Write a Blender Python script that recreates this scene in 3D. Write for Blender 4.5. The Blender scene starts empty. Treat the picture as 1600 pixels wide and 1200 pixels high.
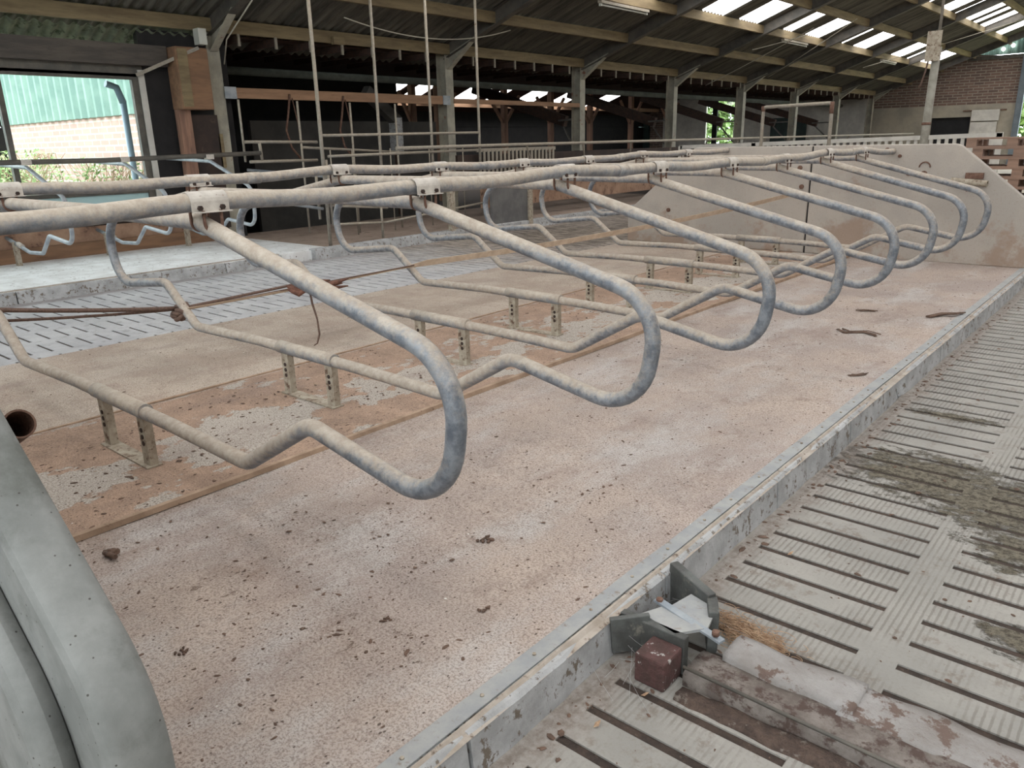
import bpy, bmesh, math, random
from mathutils import Vector, Matrix, noise
random.seed(7)
C = bpy.context.scene
COL = C.collection

# ------------------------------------------------------------------ camera
H = 1.495
cam_d = bpy.data.cameras.new('camera'); cam = bpy.data.objects.new('camera', cam_d); COL.objects.link(cam)
cam_d.lens = 36 * 1200.88 / 1600; cam_d.sensor_width = 36; cam_d.clip_start = .02; cam_d.clip_end = 400
yaw, pitch, roll = 0.71275688, 0.30390989, -0.02310904
fw = Vector((-math.sin(yaw) * math.cos(pitch), math.cos(yaw) * math.cos(pitch), -math.sin(pitch)))
rt = Vector((math.cos(yaw), math.sin(yaw), 0)); up = rt.cross(fw)
r2 = math.cos(roll) * rt + math.sin(roll) * up; u2 = -math.sin(roll) * rt + math.cos(roll) * up
m = Matrix((r2, u2, -fw)).transposed().to_4x4(); m.translation = (0, 0, H)
cam.matrix_world = m
C.camera = cam

# ------------------------------------------------------------------ world, exposure
w = bpy.data.worlds.new('overcast'); C.world = w; w.use_nodes = True
nt = w.node_tree; bg = nt.nodes['Background']
SKY = 9.0
tc = nt.nodes.new('ShaderNodeTexCoord'); sp = nt.nodes.new('ShaderNodeSeparateXYZ')
rp = nt.nodes.new('ShaderNodeValToRGB')
rp.color_ramp.elements[0].position = .45; rp.color_ramp.elements[0].color = (.75, .82, .85, 1)
rp.color_ramp.elements[1].position = 1; rp.color_ramp.elements[1].color = (.95, .98, 1, 1)
nt.links.new(tc.outputs['Generated'], sp.inputs[0]); nt.links.new(sp.outputs['Z'], rp.inputs[0])
nt.links.new(rp.outputs[0], bg.inputs[0]); bg.inputs[1].default_value = SKY
C.view_settings.view_transform = 'Standard'; C.view_settings.look = 'None'
C.view_settings.gamma = 1; C.view_settings.exposure = -0.45
SKYLIGHT = 8.5
try:
    C.cycles.use_denoising = True
    C.cycles.denoising_input_passes = 'RGB_ALBEDO_NORMAL'
    C.cycles.max_bounces = 8; C.cycles.diffuse_bounces = 4
    C.cycles.sample_clamp_indirect = 6
except Exception: pass

# ------------------------------------------------------------------ materials
def S(r, g, b):
    f = lambda c: (c / 255) / 12.92 if c / 255 <= .04045 else ((c / 255 + .055) / 1.055) ** 2.4
    return (f(r), f(g), f(b), 1)
class NT:
    def __init__(s, name):
        s.m = bpy.data.materials.new(name); s.m.use_nodes = True; s.t = s.m.node_tree
        s.b = s.t.nodes['Principled BSDF']; s.co = s.t.nodes.new('ShaderNodeTexCoord').outputs['Object']
        g = s.t.nodes.new('ShaderNodeNewGeometry'); s.pos = g.outputs['Position']; s.nor = g.outputs['Normal']
    def n(s, t, **k):
        x = s.t.nodes.new('ShaderNode' + t)
        for a, v in k.items(): setattr(x, a, v)
        return x
    def L(s, a, b): s.t.links.new(a, b)
    def put(s, v, sock):
        if hasattr(v, 'node'): s.L(v, sock)
        else: sock.default_value = v
    def math(s, op, a, b=0, c=0, clamp=False):
        x = s.n('Math', operation=op); x.use_clamp = clamp
        for v, k in zip((a, b, c), x.inputs): s.put(v, k)
        return x.outputs[0]
    def noise(s, scale, detail=6, rough=.6, vec=None, dist=0):
        x = s.n('TexNoise'); x.inputs['Scale'].default_value = scale; x.inputs['Detail'].default_value = detail
        x.inputs['Roughness'].default_value = rough; x.inputs['Distortion'].default_value = dist
        s.L(vec or s.pos, x.inputs['Vector']); return x.outputs['Fac']
    def scaled(s, v, vec=None, rot=0):
        x = s.n('Mapping'); x.inputs['Scale'].default_value = v; x.inputs['Rotation'].default_value = (0, 0, rot)
        s.L(vec or s.pos, x.inputs['Vector']); return x.outputs[0]
    def vor(s, scale, vec=None, feature='F1'):
        x = s.n('TexVoronoi'); x.inputs['Scale'].default_value = scale; x.feature = feature
        s.L(vec or s.pos, x.inputs['Vector']); return x.outputs['Distance']
    def step(s, v, a, b):
        x = s.n('MapRange'); x.interpolation_type = 'SMOOTHSTEP'
        s.L(v, x.inputs[0]); x.inputs[1].default_value = a; x.inputs[2].default_value = b
        if a > b: x.inputs[1].default_value = b; x.inputs[2].default_value = a; x.inputs[3].default_value = 1; x.inputs[4].default_value = 0
        return x.outputs[0]
    def mix(s, f, a, b, mode='MIX'):
        x = s.n('Mix', data_type='RGBA', blend_type=mode); s.put(f, x.inputs['Factor'])
        s.put(a, x.inputs['A']); s.put(b, x.inputs['B']); return x.outputs['Result']
    def xyz(s, v=None):
        x = s.n('SeparateXYZ'); s.L(v or s.pos, x.inputs[0]); return x.outputs
    def bump(s, h, strength=.3, dist=.01, prev=None):
        x = s.n('Bump'); x.inputs['Strength'].default_value = strength; x.inputs['Distance'].default_value = dist
        s.L(h, x.inputs['Height'])
        if prev: s.L(prev, x.inputs['Normal'])
        return x.outputs[0]
    def done(s, col, rough=.85, bump=None, metal=0):
        s.put(col, s.b.inputs['Base Color']); s.put(rough, s.b.inputs['Roughness']); s.b.inputs['Metallic'].default_value = metal
        if bump: s.L(bump, s.b.inputs['Normal'])
        return s.m
    def band(s, v, a, b, soft):   # 1 inside a..b
        return s.math('MULTIPLY', s.step(v, a - soft, a + soft), s.step(v, b + soft, b - soft))

def dirty(name, c1, c2, scale=3, c3=None, s3=12, t3=(.6, .7), rough=.85, bs=.25, bd=.006, fine=60, metal=0, spk=None, spk_t=(.12, .08), spk_s=40, obj=False):
    N = NT(name); v = N.co if obj else N.pos
    col = N.mix(N.step(N.noise(scale, 8, .65, v), .35, .65), c1, c2)
    if c3: col = N.mix(N.step(N.noise(s3, 8, .7, v), *t3), col, c3)
    if spk: col = N.mix(N.step(N.vor(spk_s, v), *spk_t), col, spk)
    h = N.math('ADD', N.noise(fine, 4, .7, v), N.math('MULTIPLY', N.noise(scale * 4, 4, .6, v), .6))
    return N.done(col, rough, N.bump(h, bs, bd), metal)

M = {}
# galvanised pipe: blue-grey worn zinc, beige dust lying on the upper faces
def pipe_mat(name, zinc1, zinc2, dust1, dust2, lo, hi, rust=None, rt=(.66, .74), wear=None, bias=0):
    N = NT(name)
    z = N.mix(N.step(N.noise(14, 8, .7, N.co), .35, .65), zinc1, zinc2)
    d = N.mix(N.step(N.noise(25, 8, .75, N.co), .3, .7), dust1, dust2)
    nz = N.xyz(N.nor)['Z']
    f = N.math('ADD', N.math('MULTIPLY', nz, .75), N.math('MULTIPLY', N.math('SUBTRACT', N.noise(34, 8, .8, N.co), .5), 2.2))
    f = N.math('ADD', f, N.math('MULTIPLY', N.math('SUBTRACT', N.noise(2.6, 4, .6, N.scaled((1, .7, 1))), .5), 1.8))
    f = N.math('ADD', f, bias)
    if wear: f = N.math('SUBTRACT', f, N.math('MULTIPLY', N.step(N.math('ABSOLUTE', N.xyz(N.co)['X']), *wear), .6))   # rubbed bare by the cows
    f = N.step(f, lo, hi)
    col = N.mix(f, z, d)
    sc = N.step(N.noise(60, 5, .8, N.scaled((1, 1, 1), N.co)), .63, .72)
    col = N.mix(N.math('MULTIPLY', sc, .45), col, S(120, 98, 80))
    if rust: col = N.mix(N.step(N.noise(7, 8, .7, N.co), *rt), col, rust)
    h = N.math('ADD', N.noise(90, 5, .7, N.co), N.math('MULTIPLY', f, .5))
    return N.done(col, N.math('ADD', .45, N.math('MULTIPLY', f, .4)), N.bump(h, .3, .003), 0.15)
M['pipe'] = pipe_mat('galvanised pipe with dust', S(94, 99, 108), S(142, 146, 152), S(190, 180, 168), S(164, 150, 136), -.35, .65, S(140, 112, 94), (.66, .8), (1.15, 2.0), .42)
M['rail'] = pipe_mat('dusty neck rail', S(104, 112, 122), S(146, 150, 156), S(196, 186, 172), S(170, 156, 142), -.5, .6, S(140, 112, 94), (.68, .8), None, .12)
M['thinpipe'] = pipe_mat('old gate pipe', S(120, 116, 110), S(146, 140, 132), S(178, 168, 152), S(150, 138, 122), -1.0, .8, S(96, 66, 50), (.62, .72))
M['zinc'] = dirty('blue grey zinc', S(140, 148, 156), S(170, 174, 178), 8, rough=.55, metal=.2, obj=True)
M['rust'] = dirty('rust brown steel', S(92, 64, 52), S(120, 92, 78), 30, S(60, 44, 38), 60, obj=True)
M['clamp'] = dirty('dusty clamp steel', S(200, 193, 184), S(180, 172, 164), 20, S(140, 110, 92), 40, (.6, .7), obj=True, bd=.002)
M['bracket'] = dirty('dirt coated bracket steel', S(176, 166, 150), S(150, 138, 122), 18, S(98, 74, 58), 26, (.52, .66), obj=True, bd=.003)
M['darkrust'] = dirty('dark rusty bolt', S(62, 42, 34), S(40, 30, 26), 50, obj=True)

# rubber/concrete lying surface of the cubicles
N = NT('cubicle lying surface'); x, y, z = N.xyz()
big = N.noise(1.1, 6, .6); med = N.noise(6, 8, .7); fine = N.noise(120, 4, .8)
beige = N.mix(N.step(big, .35, .65), S(190, 173, 161), S(172, 158, 151))
beige = N.mix(N.step(N.noise(2.3, 6, .7, N.scaled((1, .45, 1))), .45, .7), beige, S(196, 190, 186))
beige = N.mix(N.math('MULTIPLY', N.step(N.noise(3.5, 8, .7), .55, .72), .6), beige, S(140, 118, 104))
brown = N.mix(N.step(med, .35, .65), S(184, 154, 132), S(160, 134, 116))
patch = N.mix(N.step(fine, .3, .7), S(196, 188, 178), S(178, 168, 158))
wob = N.math('MULTIPLY', N.math('SUBTRACT', med, .5), .12)
xw = N.math('ADD', x, wob)
pm = N.math('ADD', N.noise(2.1, 8, .65, N.scaled((1.3, .8, 1))), N.math('MULTIPLY', N.band(xw, -4.05, -3.45, .35), .17))
brown = N.mix(N.step(pm, .60, .62), brown, patch)
strip = N.band(xw, -4.64, -3.16, .02)
leftpart = N.step(x, -4.6, -4.7)
beige = N.mix(N.math('MULTIPLY', leftpart, .8), beige, N.mix(N.step(N.noise(1.6, 8, .7), .4, .6), S(196, 182, 166), S(176, 158, 142)))
col = N.mix(strip, beige, brown)
# smudges and specks of dried dirt
col = N.mix(N.math('MULTIPLY', N.step(fine, .48, .58), .55), col, S(112, 94, 84))
gr = N.noise(46, 6, .85)
col = N.mix(N.math('MULTIPLY', N.step(gr, .55, .64), .6), col, S(104, 86, 76))
col = N.mix(N.math('MULTIPLY', N.step(N.noise(2.6, 7, .7, N.scaled((1, .5, 1), rot=.5)), .52, .7), .45), col, S(136, 116, 108))
col = N.mix(N.math('MULTIPLY', N.step(fine, .46, .3), .3), col, S(214, 206, 198))
sm = N.noise(26, 8, .8, N.scaled((1, .55, 1), rot=.4))
gate = N.noise(1.3, 3, .5)
sm = N.math('ADD', sm, N.math('MULTIPLY', N.math('SUBTRACT', gate, .5), .35))
col = N.mix(N.math('MULTIPLY', N.step(sm, .62, .68), .75), col, S(96, 76, 64))
vs = N.math('ADD', N.vor(34, N.scaled((1, .7, 1), rot=.6)), N.math('MULTIPLY', N.noise(9), .2))
col = N.mix(N.math('MULTIPLY', N.step(vs, .235, .19), .85), col, S(74, 60, 52))
h = N.math('ADD', fine, N.math('MULTIPLY', N.noise(30, 6, .7), 1.2))
h2 = N.math('ADD', N.math('MULTIPLY', N.step(pm, .60, .62), -1), N.math('MULTIPLY', N.step(sm, .62, .68), .7))
wsp = N.step(N.vor(5.5), .034, .02)
col = N.mix(wsp, col, S(226, 224, 218))
M['lying'] = N.done(col, .92, N.bump(h2, .4, .01, N.bump(h, .45, .006)))

# ribbed slatted concrete
def slat_mat(name, a, b, dung_spots, bluish=0, murk=None):
    N = NT(name); x, y, z = N.xyz()
    col = N.mix(N.step(N.noise(1.7, 7, .65), .35, .65), a, b)
    wv = N.n('TexWave', wave_type='BANDS', bands_direction='X'); wv.inputs['Scale'].default_value = 14; wv.inputs['Distortion'].default_value = .8
    wv.inputs['Detail'].default_value = 3; wv.inputs['Detail Scale'].default_value = 3; N.L(N.pos, wv.inputs['Vector']); wave = wv.outputs['Fac']
    ribm = N.step(N.noise(3, 5, .6), .4, .6)
    col = N.mix(N.math('MULTIPLY', N.math('MULTIPLY', N.step(wave, .45, .1), ribm), .55), col, S(108, 102, 96))
    col = N.mix(N.math('MULTIPLY', N.step(N.noise(80, 4, .8), .5, .7), .3), col, S(120, 112, 102))
    col = N.mix(N.math('MULTIPLY', N.step(N.noise(9, 8, .75), .54, .66), .6), col, S(116, 104, 94))
    D = None
    for (cx, cy, rx, ry) in dung_spots:
        dx = N.math('DIVIDE', N.math('SUBTRACT', x, cx), rx); dy = N.math('DIVIDE', N.math('SUBTRACT', y, cy), ry)
        d = N.math('SUBTRACT', 1.0, N.math('SQRT', N.math('ADD', N.math('MULTIPLY', dx, dx), N.math('MULTIPLY', dy, dy))), 0, True)
        D = d if D is None else N.math('MAXIMUM', D, d)
    h = N.math('ADD', N.math('MULTIPLY', N.math('MULTIPLY', wave, ribm), .8), N.noise(50, 5, .7))
    bmp = N.bump(h, .5, .005)
    if D is not None:
        dn = N.math('ADD', N.math('MULTIPLY', D, .34), N.math('ADD', N.math('MULTIPLY', N.noise(8, 10, .85, N.scaled((1, 1.6, 1), rot=.5)), 1.2), -.1))
        on = N.math('MULTIPLY', N.step(dn, .6, .66), N.step(D, .0, .12))
        dc = N.mix(N.step(N.noise(28, 8, .85), .40, .58), S(72, 64, 52), S(132, 124, 108))
        col = N.mix(on, col, dc); bmp = N.bump(N.math('MULTIPLY', on, N.noise(40, 6, .8)), .8, .02, bmp)
    if murk:   # fine dirt gathered along the foot of the kerb
        on = N.math('MULTIPLY', N.band(N.math('ADD', x, N.math('MULTIPLY', N.math('SUBTRACT', N.noise(5, 6, .7), .5), .25)), murk[0], murk[1], .05), .75)
        col = N.mix(on, col, N.mix(N.step(N.noise(22, 8, .8), .35, .65), S(112, 98, 88), S(158, 150, 144)))
    if bluish: col = N.mix(bluish, col, S(182, 190, 202)); col = N.mix(N.math('MULTIPLY', N.step(N.math('ADD', y, N.math('MULTIPLY', N.noise(2.5, 8, .7), 3)), 8.0, 11.5), .85), col, N.mix(N.step(N.noise(6, 9, .8, N.scaled((.5, 1.5, 1))), .42, .58), S(96, 82, 70), S(160, 146, 132)))
    return N.done(col, .88, bmp)
M['slat'] = slat_mat('ribbed slatted concrete', S(158, 154, 148), S(142, 139, 134), [(-.72, 4.0, .62, .42), (-.35, 3.85, .5, .45), (-.2, 3.45, .35, .3), (-.02, 3.25, .25, .3), (-.12, 2.75, .22, .14), (-.85, 5.02, .34, .10)], 0, (-1.2, -1.08))
M['slatleft'] = slat_mat('passage slatted concrete', S(194, 191, 189), S(172, 168, 168), [(-8.4, 11.6, 1.7, 2.2), (-7.6, 14, 1.5, 3)], .2, (-10.1, -9.75))
M['muck'] = dirty('brown muck in the slots', S(74, 60, 52), S(52, 43, 38), 14, S(100, 84, 72), 34, (.58, .7), bd=.02, bs=.6)
M['kerb'] = dirty('whitewashed kerb', S(180, 180, 181), S(152, 152, 152), 6, S(112, 102, 92), 19, (.55, .61), bd=.008, bs=.5)
M['kerbtop'] = dirty('edging strip', S(148, 150, 152), S(164, 164, 162), 9, S(134, 124, 114), 22, (.56, .68), rough=.7, bd=.003)
M['kerbdirt'] = dirty('dirt filled edge', S(156, 144, 132), S(178, 168, 158), 9, S(104, 88, 76), 20, (.56, .66))
M['conc'] = dirty('smooth grey concrete', S(140, 141, 139), S(114, 116, 114), 3.6, S(92, 94, 90), 2.6, (.48, .66), bd=.002, spk=S(70, 68, 64), spk_s=48, spk_t=(.11, .06))
N = NT('stained partition concrete'); x, y, z = N.xyz()
col = N.mix(N.step(N.noise(1.4, 6, .6), .35, .65), S(178, 168, 158), S(164, 156, 148))
col = N.mix(N.math('MULTIPLY', N.step(N.math('SUBTRACT', N.noise(1.5, 8, .7), N.math('MULTIPLY', N.math('SUBTRACT', z, .5), .12)), .5, .62), .7), col, S(150, 124, 106))
col = N.mix(N.math('MULTIPLY', N.step(N.noise(60, 4, .8), .55, .7), .4), col, S(120, 96, 80))
col = N.mix(N.math('MULTIPLY', N.step(N.noise(12, 8, .8), .64, .7), .6), col, S(110, 84, 70))
M['part'] = N.done(col, .85, N.bump(N.noise(50), .2, .004))
M['wood'] = dirty('beige lath wood', S(178, 152, 130), S(150, 126, 106), 8, S(110, 86, 70), 20, (.6, .7))
def wood(name, a, b, c, axis=(1, .12, 1), sc=9):
    N = NT(name); v = N.scaled(axis)
    g = N.noise(sc, 8, .7, v); col = N.mix(N.step(g, .35, .65), a, b)
    col = N.mix(N.math('MULTIPLY', N.step(N.noise(sc * 3, 6, .8, v), .55, .7), .6), col, c)
    return N.done(col, .8, N.bump(g, .3, .005))
M['purlin'] = wood('tan timber purlin', S(136, 120, 90), S(112, 96, 72), S(80, 66, 50))
M['orangewood'] = wood('orange brown board', S(140, 106, 80), S(116, 88, 68), S(90, 64, 48))
M['beamwood'] = wood('orange timber beam', S(164, 128, 100), S(142, 110, 86), S(104, 74, 56))
M['darkwood'] = wood('dark brown timber', S(74, 52, 42), S(54, 40, 34), S(34, 26, 24))
M['postwood'] = wood('weathered post timber', S(160, 122, 102), S(124, 94, 80), S(80, 62, 54), (1, 1, .12))
M['paint'] = dirty('grey green steel paint', S(172, 166, 150), S(144, 140, 128), 3, S(134, 94, 80), 5, (.6, .66), rough=.6, bd=.003)
M['steel'] = dirty('dark grey steel', S(100, 94, 86), S(76, 74, 70), 4, S(84, 70, 60), 8, (.6, .7), rough=.6)
def sheet(name, a, b, c):
    N = NT(name); v = N.scaled((.25, 2.2, .25))
    col = N.mix(N.step(N.noise(2, 7, .7, v), .35, .65), a, b)
    col = N.mix(N.math('MULTIPLY', N.step(N.noise(5, 7, .75, v), .52, .68), .7), col, c)
    return N.done(col, .9, N.bump(N.noise(30), .2, .004))
M['roof'] = sheet('grey fibre cement roof sheet', S(112, 108, 98), S(74, 73, 68), S(48, 47, 44))
M['black'] = dirty('black sheet wall', S(36, 34, 34), S(26, 24, 26), 3)
M['darkwall'] = dirty('dark brown wall', S(62, 48, 42), S(44, 36, 34), 2, S(84, 68, 58), 5, (.58, .7))
M['greywall'] = dirty('dim plastered wall', S(76, 73, 69), S(60, 58, 56), 1.5)
def brick(name, b1, b2, mo, scale=1.0, rot=(math.pi / 2, 0, 0)):
    N = NT(name); mp = N.n('Mapping'); mp.inputs['Rotation'].default_value = rot; N.L(N.pos, mp.inputs[0])
    t = N.n('TexBrick'); N.L(mp.outputs[0], t.inputs[0])
    t.inputs['Color1'].default_value = b1; t.inputs['Color2'].default_value = b2; t.inputs['Mortar'].default_value = mo
    t.inputs['Scale'].default_value = scale; t.inputs['Brick Width'].default_value = .42; t.inputs['Row Height'].default_value = .125; t.inputs['Mortar Size'].default_value = .018
    t.inputs['Bias'].default_value = -.1
    col = N.mix(N.math('MULTIPLY', N.step(N.noise(3, 6, .7), .45, .65), .4), t.outputs['Color'], b2)
    return N.done(col, .9, N.bump(t.outputs['Fac'], -.4, .01))
M['brick'] = brick('red brown brick', S(124, 100, 90), S(98, 82, 76), S(150, 140, 128))
M['brickout'] = brick('pink brick in daylight', S(206, 170, 158), S(190, 158, 148), S(210, 200, 190))
M['block'] = dirty('cream block wall', S(172, 162, 146), S(150, 144, 132), 1.2, S(128, 120, 108), 3, (.6, .7))
M['white'] = dirty('white washed panel', S(206, 202, 194), S(188, 184, 178), 3)
M['palered'] = M['white']
N = NT('pale green cladding'); M['clad'] = N.done(N.mix(N.step(N.noise(2), .4, .6), S(140, 168, 156), S(124, 154, 144)), .6)
N = NT('turquoise translucent sheet'); M['turq'] = N.done(S(176, 206, 208), .5)
M['turq'].node_tree.nodes['Principled BSDF'].inputs['Transmission Weight'].default_value = .0
N = NT('dark green door'); M['gdoor'] = N.done(N.mix(N.step(N.noise(3), .4, .6), S(24, 44, 42), S(32, 54, 50)), .6)
M['blackvoid'] = dirty('unlit opening', S(34, 34, 36), S(26, 26, 28), 2)
M['greenlight'] = NT('leaf green').done(S(120, 160, 100), .9)
N = NT('grass ground'); M['grass'] = N.done(N.mix(N.step(N.noise(3), .4, .6), S(126, 150, 84), S(150, 160, 110)), .95)
N = NT('shrub leaves'); M['leaf'] = N.done(N.mix(N.step(N.noise(9), .4, .6), S(136, 168, 104), S(176, 190, 140)), .8)
M['rope'] = dirty('brown rope', S(112, 88, 76), S(88, 70, 62), 60, S(140, 118, 100), 80, obj=True)
M['strap'] = dirty('beige webbing', S(228, 210, 190), S(208, 188, 166), 12, S(180, 152, 132), 30, (.62, .72))
M['hair'] = dirty('orange brown fibre', S(186, 158, 130), S(150, 118, 92), 40)
M['dung'] = dirty('dried dirt crumbs', S(116, 92, 78), S(88, 70, 60), 20, S(140, 118, 102), 40)
M['pallet'] = wood('red brown pallet wood', S(152, 122, 104), S(130, 106, 92), S(98, 78, 66), (.12, 1, 1), 6)
M['tube'] = NT('white lamp tube').done(S(200, 200, 190), .4)
M['cable'] = NT('pale cable').done(S(170, 164, 150), .6)
M['drain'] = NT('grey plastic pipe').done(S(150, 170, 186), .4)
M['board'] = dirty('stained beige board', S(160, 130, 108), S(130, 100, 82), 3, S(90, 68, 56), 6, (.55, .65))
M['metalplate'] = dirty('dull lead grey plate', S(96, 98, 96), S(70, 70, 68), 9, S(120, 116, 108), 16, (.56, .66), rough=.6)
M['crust'] = dirty('crusted grey cover', S(158, 154, 152), S(138, 132, 128), 6, S(108, 90, 82), 9, (.55, .61), bd=.012, bs=.7)
M['redrust'] = dirty('flaking red paint', S(96, 66, 64), S(74, 54, 50), 14, S(168, 164, 160), 26, (.58, .63), bd=.01, bs=.6)
M['web'] = NT('cobweb threads').done(S(190, 190, 190), .9)
# rooflight sheet: emission stands in for daylight through translucent plastic
rm = bpy.data.materials.new('daylit rooflight sheet'); rm.use_nodes = True; t = rm.node_tree; t.nodes.clear()
e = t.nodes.new('ShaderNodeEmission'); e.inputs[0].default_value = (1, .985, .96, 1); e.inputs[1].default_value = SKYLIGHT
o = t.nodes.new('ShaderNodeOutputMaterial'); t.links.new(e.outputs[0], o.inputs[0]); M['rooflight'] = rm
gm = bpy.data.materials.new('window glass'); gm.use_nodes = True; t = gm.node_tree; t.nodes.clear()
tr = t.nodes.new('ShaderNodeBsdfTransparent'); tr.inputs[0].default_value = (.93, .96, .95, 1)
gl = t.nodes.new('ShaderNodeBsdfGlossy'); gl.inputs['Roughness'].default_value = .05
mx = t.nodes.new('ShaderNodeMixShader'); mx.inputs[0].default_value = .06
o = t.nodes.new('ShaderNodeOutputMaterial'); t.links.new(tr.outputs[0], mx.inputs[1]); t.links.new(gl.outputs[0], mx.inputs[2]); t.links.new(mx.outputs[0], o.inputs[0])
M['glass'] = gm

# ------------------------------------------------------------------ mesh helpers
class MB:
    def __init__(s): s.v = []; s.f = []; s.sm = []
    def add(s, vs, fs, smooth=False):
        o = len(s.v); s.v += [Vector(v) for v in vs]; s.f += [tuple(i + o for i in f) for f in fs]; s.sm += [smooth] * len(fs); return s
    def box(s, x0, x1, y0, y1, z0, z1):
        x0, x1 = sorted((x0, x1)); y0, y1 = sorted((y0, y1)); z0, z1 = sorted((z0, z1))
        v = [(x, y, z) for z in (z0, z1) for y in (y0, y1) for x in (x0, x1)]
        return s.add(v, [(0, 2, 3, 1), (4, 5, 7, 6), (0, 1, 5, 4), (2, 6, 7, 3), (0, 4, 6, 2), (1, 3, 7, 5)])
    def beam(s, a, b, w, h, upv=(0, 0, 1)):   # rectangular bar from a to b, w sideways, h along up
        a = Vector(a); b = Vector(b); d = (b - a).normalized(); u = Vector(upv); sd = d.cross(u)
        if sd.length < 1e-4: sd = d.cross(Vector((1, 0, 0)))
        sd.normalize(); u = sd.cross(d)
        v = [p + sd * (i * w / 2) + u * (j * h / 2) for p in (a, b) for j in (-1, 1) for i in (-1, 1)]
        return s.add(v, [(0, 1, 3, 2), (4, 6, 7, 5), (0, 4, 5, 1), (2, 3, 7, 6), (0, 2, 6, 4), (1, 5, 7, 3)])
    def tube(s, pts, r, seg=12, caps=True, closed=False):
        pts = [Vector(p) for p in pts]; n = len(pts); o = len(s.v)
        rr = r if isinstance(r, (list, tuple)) else [r] * n
        T = []
        for i in range(n):
            a = pts[i - 1] if i or closed else pts[i]; b = pts[(i + 1) % n] if i < n - 1 or closed else pts[i]
            T.append((b - a).normalized())
        u = T[0].orthogonal().normalized()
        if abs(T[0].y) < .9: u = (Vector((0, 1, 0)) - T[0] * T[0].y).normalized()
        vs = []
        for i in range(n):
            u = (u - T[i] * u.dot(T[i])).normalized(); w_ = T[i].cross(u)
            for k in range(seg):
                a = 2 * math.pi * k / seg; vs.append(pts[i] + (u * math.cos(a) + w_ * math.sin(a)) * rr[i])
        fs = []
        for i in range(n if closed else n - 1):
            j = (i + 1) % n
            for k in range(seg):
                l = (k + 1) % seg; fs.append((i * seg + k, i * seg + l, j * seg + l, j * seg + k))
        s.add(vs, fs, True)
        if caps and not closed:
            s.f += [tuple(o + k for k in range(seg))[::-1], tuple(o + (n - 1) * seg + k for k in range(seg))]; s.sm += [False, False]
        return s
    def pipe_end(s, a, b, r, t=.004, seg=20):   # open hollow tube
        a = Vector(a); b = Vector(b)
        s.tube([a, b], r, seg, False); s.tube([b, a], r - t, seg, False)
        d = (b - a).normalized(); u = d.orthogonal().normalized(); w_ = d.cross(u); vs = []
        for q in (r, r - t):
            for k in range(seg):
                an = 2 * math.pi * k / seg; vs.append(b + (u * math.cos(an) + w_ * math.sin(an)) * q)
        return s.add(vs, [(k, (k + 1) % seg, seg + (k + 1) % seg, seg + k) for k in range(seg)])
    def prism(s, poly, axis, a, b, smooth=False):   # polygon in the two other axes, extruded along axis
        P = lambda p, t: {'x': (t, p[0], p[1]), 'y': (p[0], t, p[1]), 'z': (p[0], p[1], t)}[axis]
        n = len(poly); v = [P(p, a) for p in poly] + [P(p, b) for p in poly]
        s.add(v, [tuple(range(n)), tuple(range(n, 2 * n))[::-1]])
        o = len(s.v) - 2 * n; s.f += [(o + i, o + (i + 1) % n, o + n + (i + 1) % n, o + n + i) for i in range(n)]; s.sm += [smooth] * n
        return s
    def hbeam(s, c, d0, d1, depth, width, t=.014, along='z'):
        x, y = c     # column: web along X, flanges facing +-X
        s.box(x - depth / 2, x - depth / 2 + t, y - width / 2, y + width / 2, d0, d1)
        s.box(x + depth / 2 - t, x + depth / 2, y - width / 2, y + width / 2, d0, d1)
        return s.box(x - depth / 2 + t, x + depth / 2 - t, y - t / 2, y + t / 2, d0, d1)
    def disc(s, c, n, r, h, seg=10):
        c = Vector(c); n = Vector(n).normalized(); return s.tube([c, c + n * h], r, seg)
    def build(s, name, mat, parent=None, bevel=0):
        me = bpy.data.meshes.new(name)
        off = parent.location if parent and parent.get('_abs') else Vector((0, 0, 0))
        if parent is not None and parent.parent is not None and parent.parent.get('_abs') and not parent.get('_abs'): off = parent.parent.location
        me.from_pydata([tuple(v - off) for v in s.v], [], s.f)
        me.polygons.foreach_set('use_smooth', s.sm); me.validate(); me.update()
        bm = bmesh.new(); bm.from_mesh(me); bmesh.ops.recalc_face_normals(bm, faces=bm.faces); bm.to_mesh(me); bm.free()
        me.materials.append(mat if not isinstance(mat, str) else M[mat])
        o = bpy.data.objects.new(name, me); COL.objects.link(o)
        if parent is not None: o.parent = parent
        if bevel:
            b = o.modifiers.new('bevel', 'BEVEL'); b.width = bevel; b.segments = 2; b.limit_method = 'ANGLE'
        return o
def fillet(poly, radii, seg=8):
    out = []
    for i, p in enumerate(poly):
        p = Vector(p); r = radii[i]
        if r <= 0 or i in (0, len(poly) - 1): out.append(p); continue
        a = (Vector(poly[i - 1]) - p).normalized(); b = (Vector(poly[i + 1]) - p).normalized()
        ang = a.angle(b); d = r / math.tan(ang / 2); c = p + (a + b).normalized() * (r / math.sin(ang / 2))
        s_ = p + a * d; e_ = p + b * d; v0 = s_ - c; v1 = e_ - c; th = v0.angle(v1); ax = v0.cross(v1).normalized()
        for k in range(seg + 1): out.append(c + Matrix.Rotation(th * k / seg, 3, ax) @ v0)
    return out
def thing(name, label, cat, loc=(0, 0, 0), group=None, absolute=True):
    o = bpy.data.objects.new(name, None); COL.objects.link(o); o.location = loc; o.empty_display_size = .1
    o['label'] = label; o['category'] = cat
    if group: o['group'] = group
    if absolute: o['_abs'] = 1
    return o
def tag(o, label, cat, group=None, kind=None):
    o['label'] = label; o['category'] = cat
    if group: o['group'] = group
    if kind: o['kind'] = kind
    return o
def struct(o, label=None, cat=None):
    o['kind'] = 'structure'
    if label: o['label'] = label
    if cat: o['category'] = cat
    return o
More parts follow.
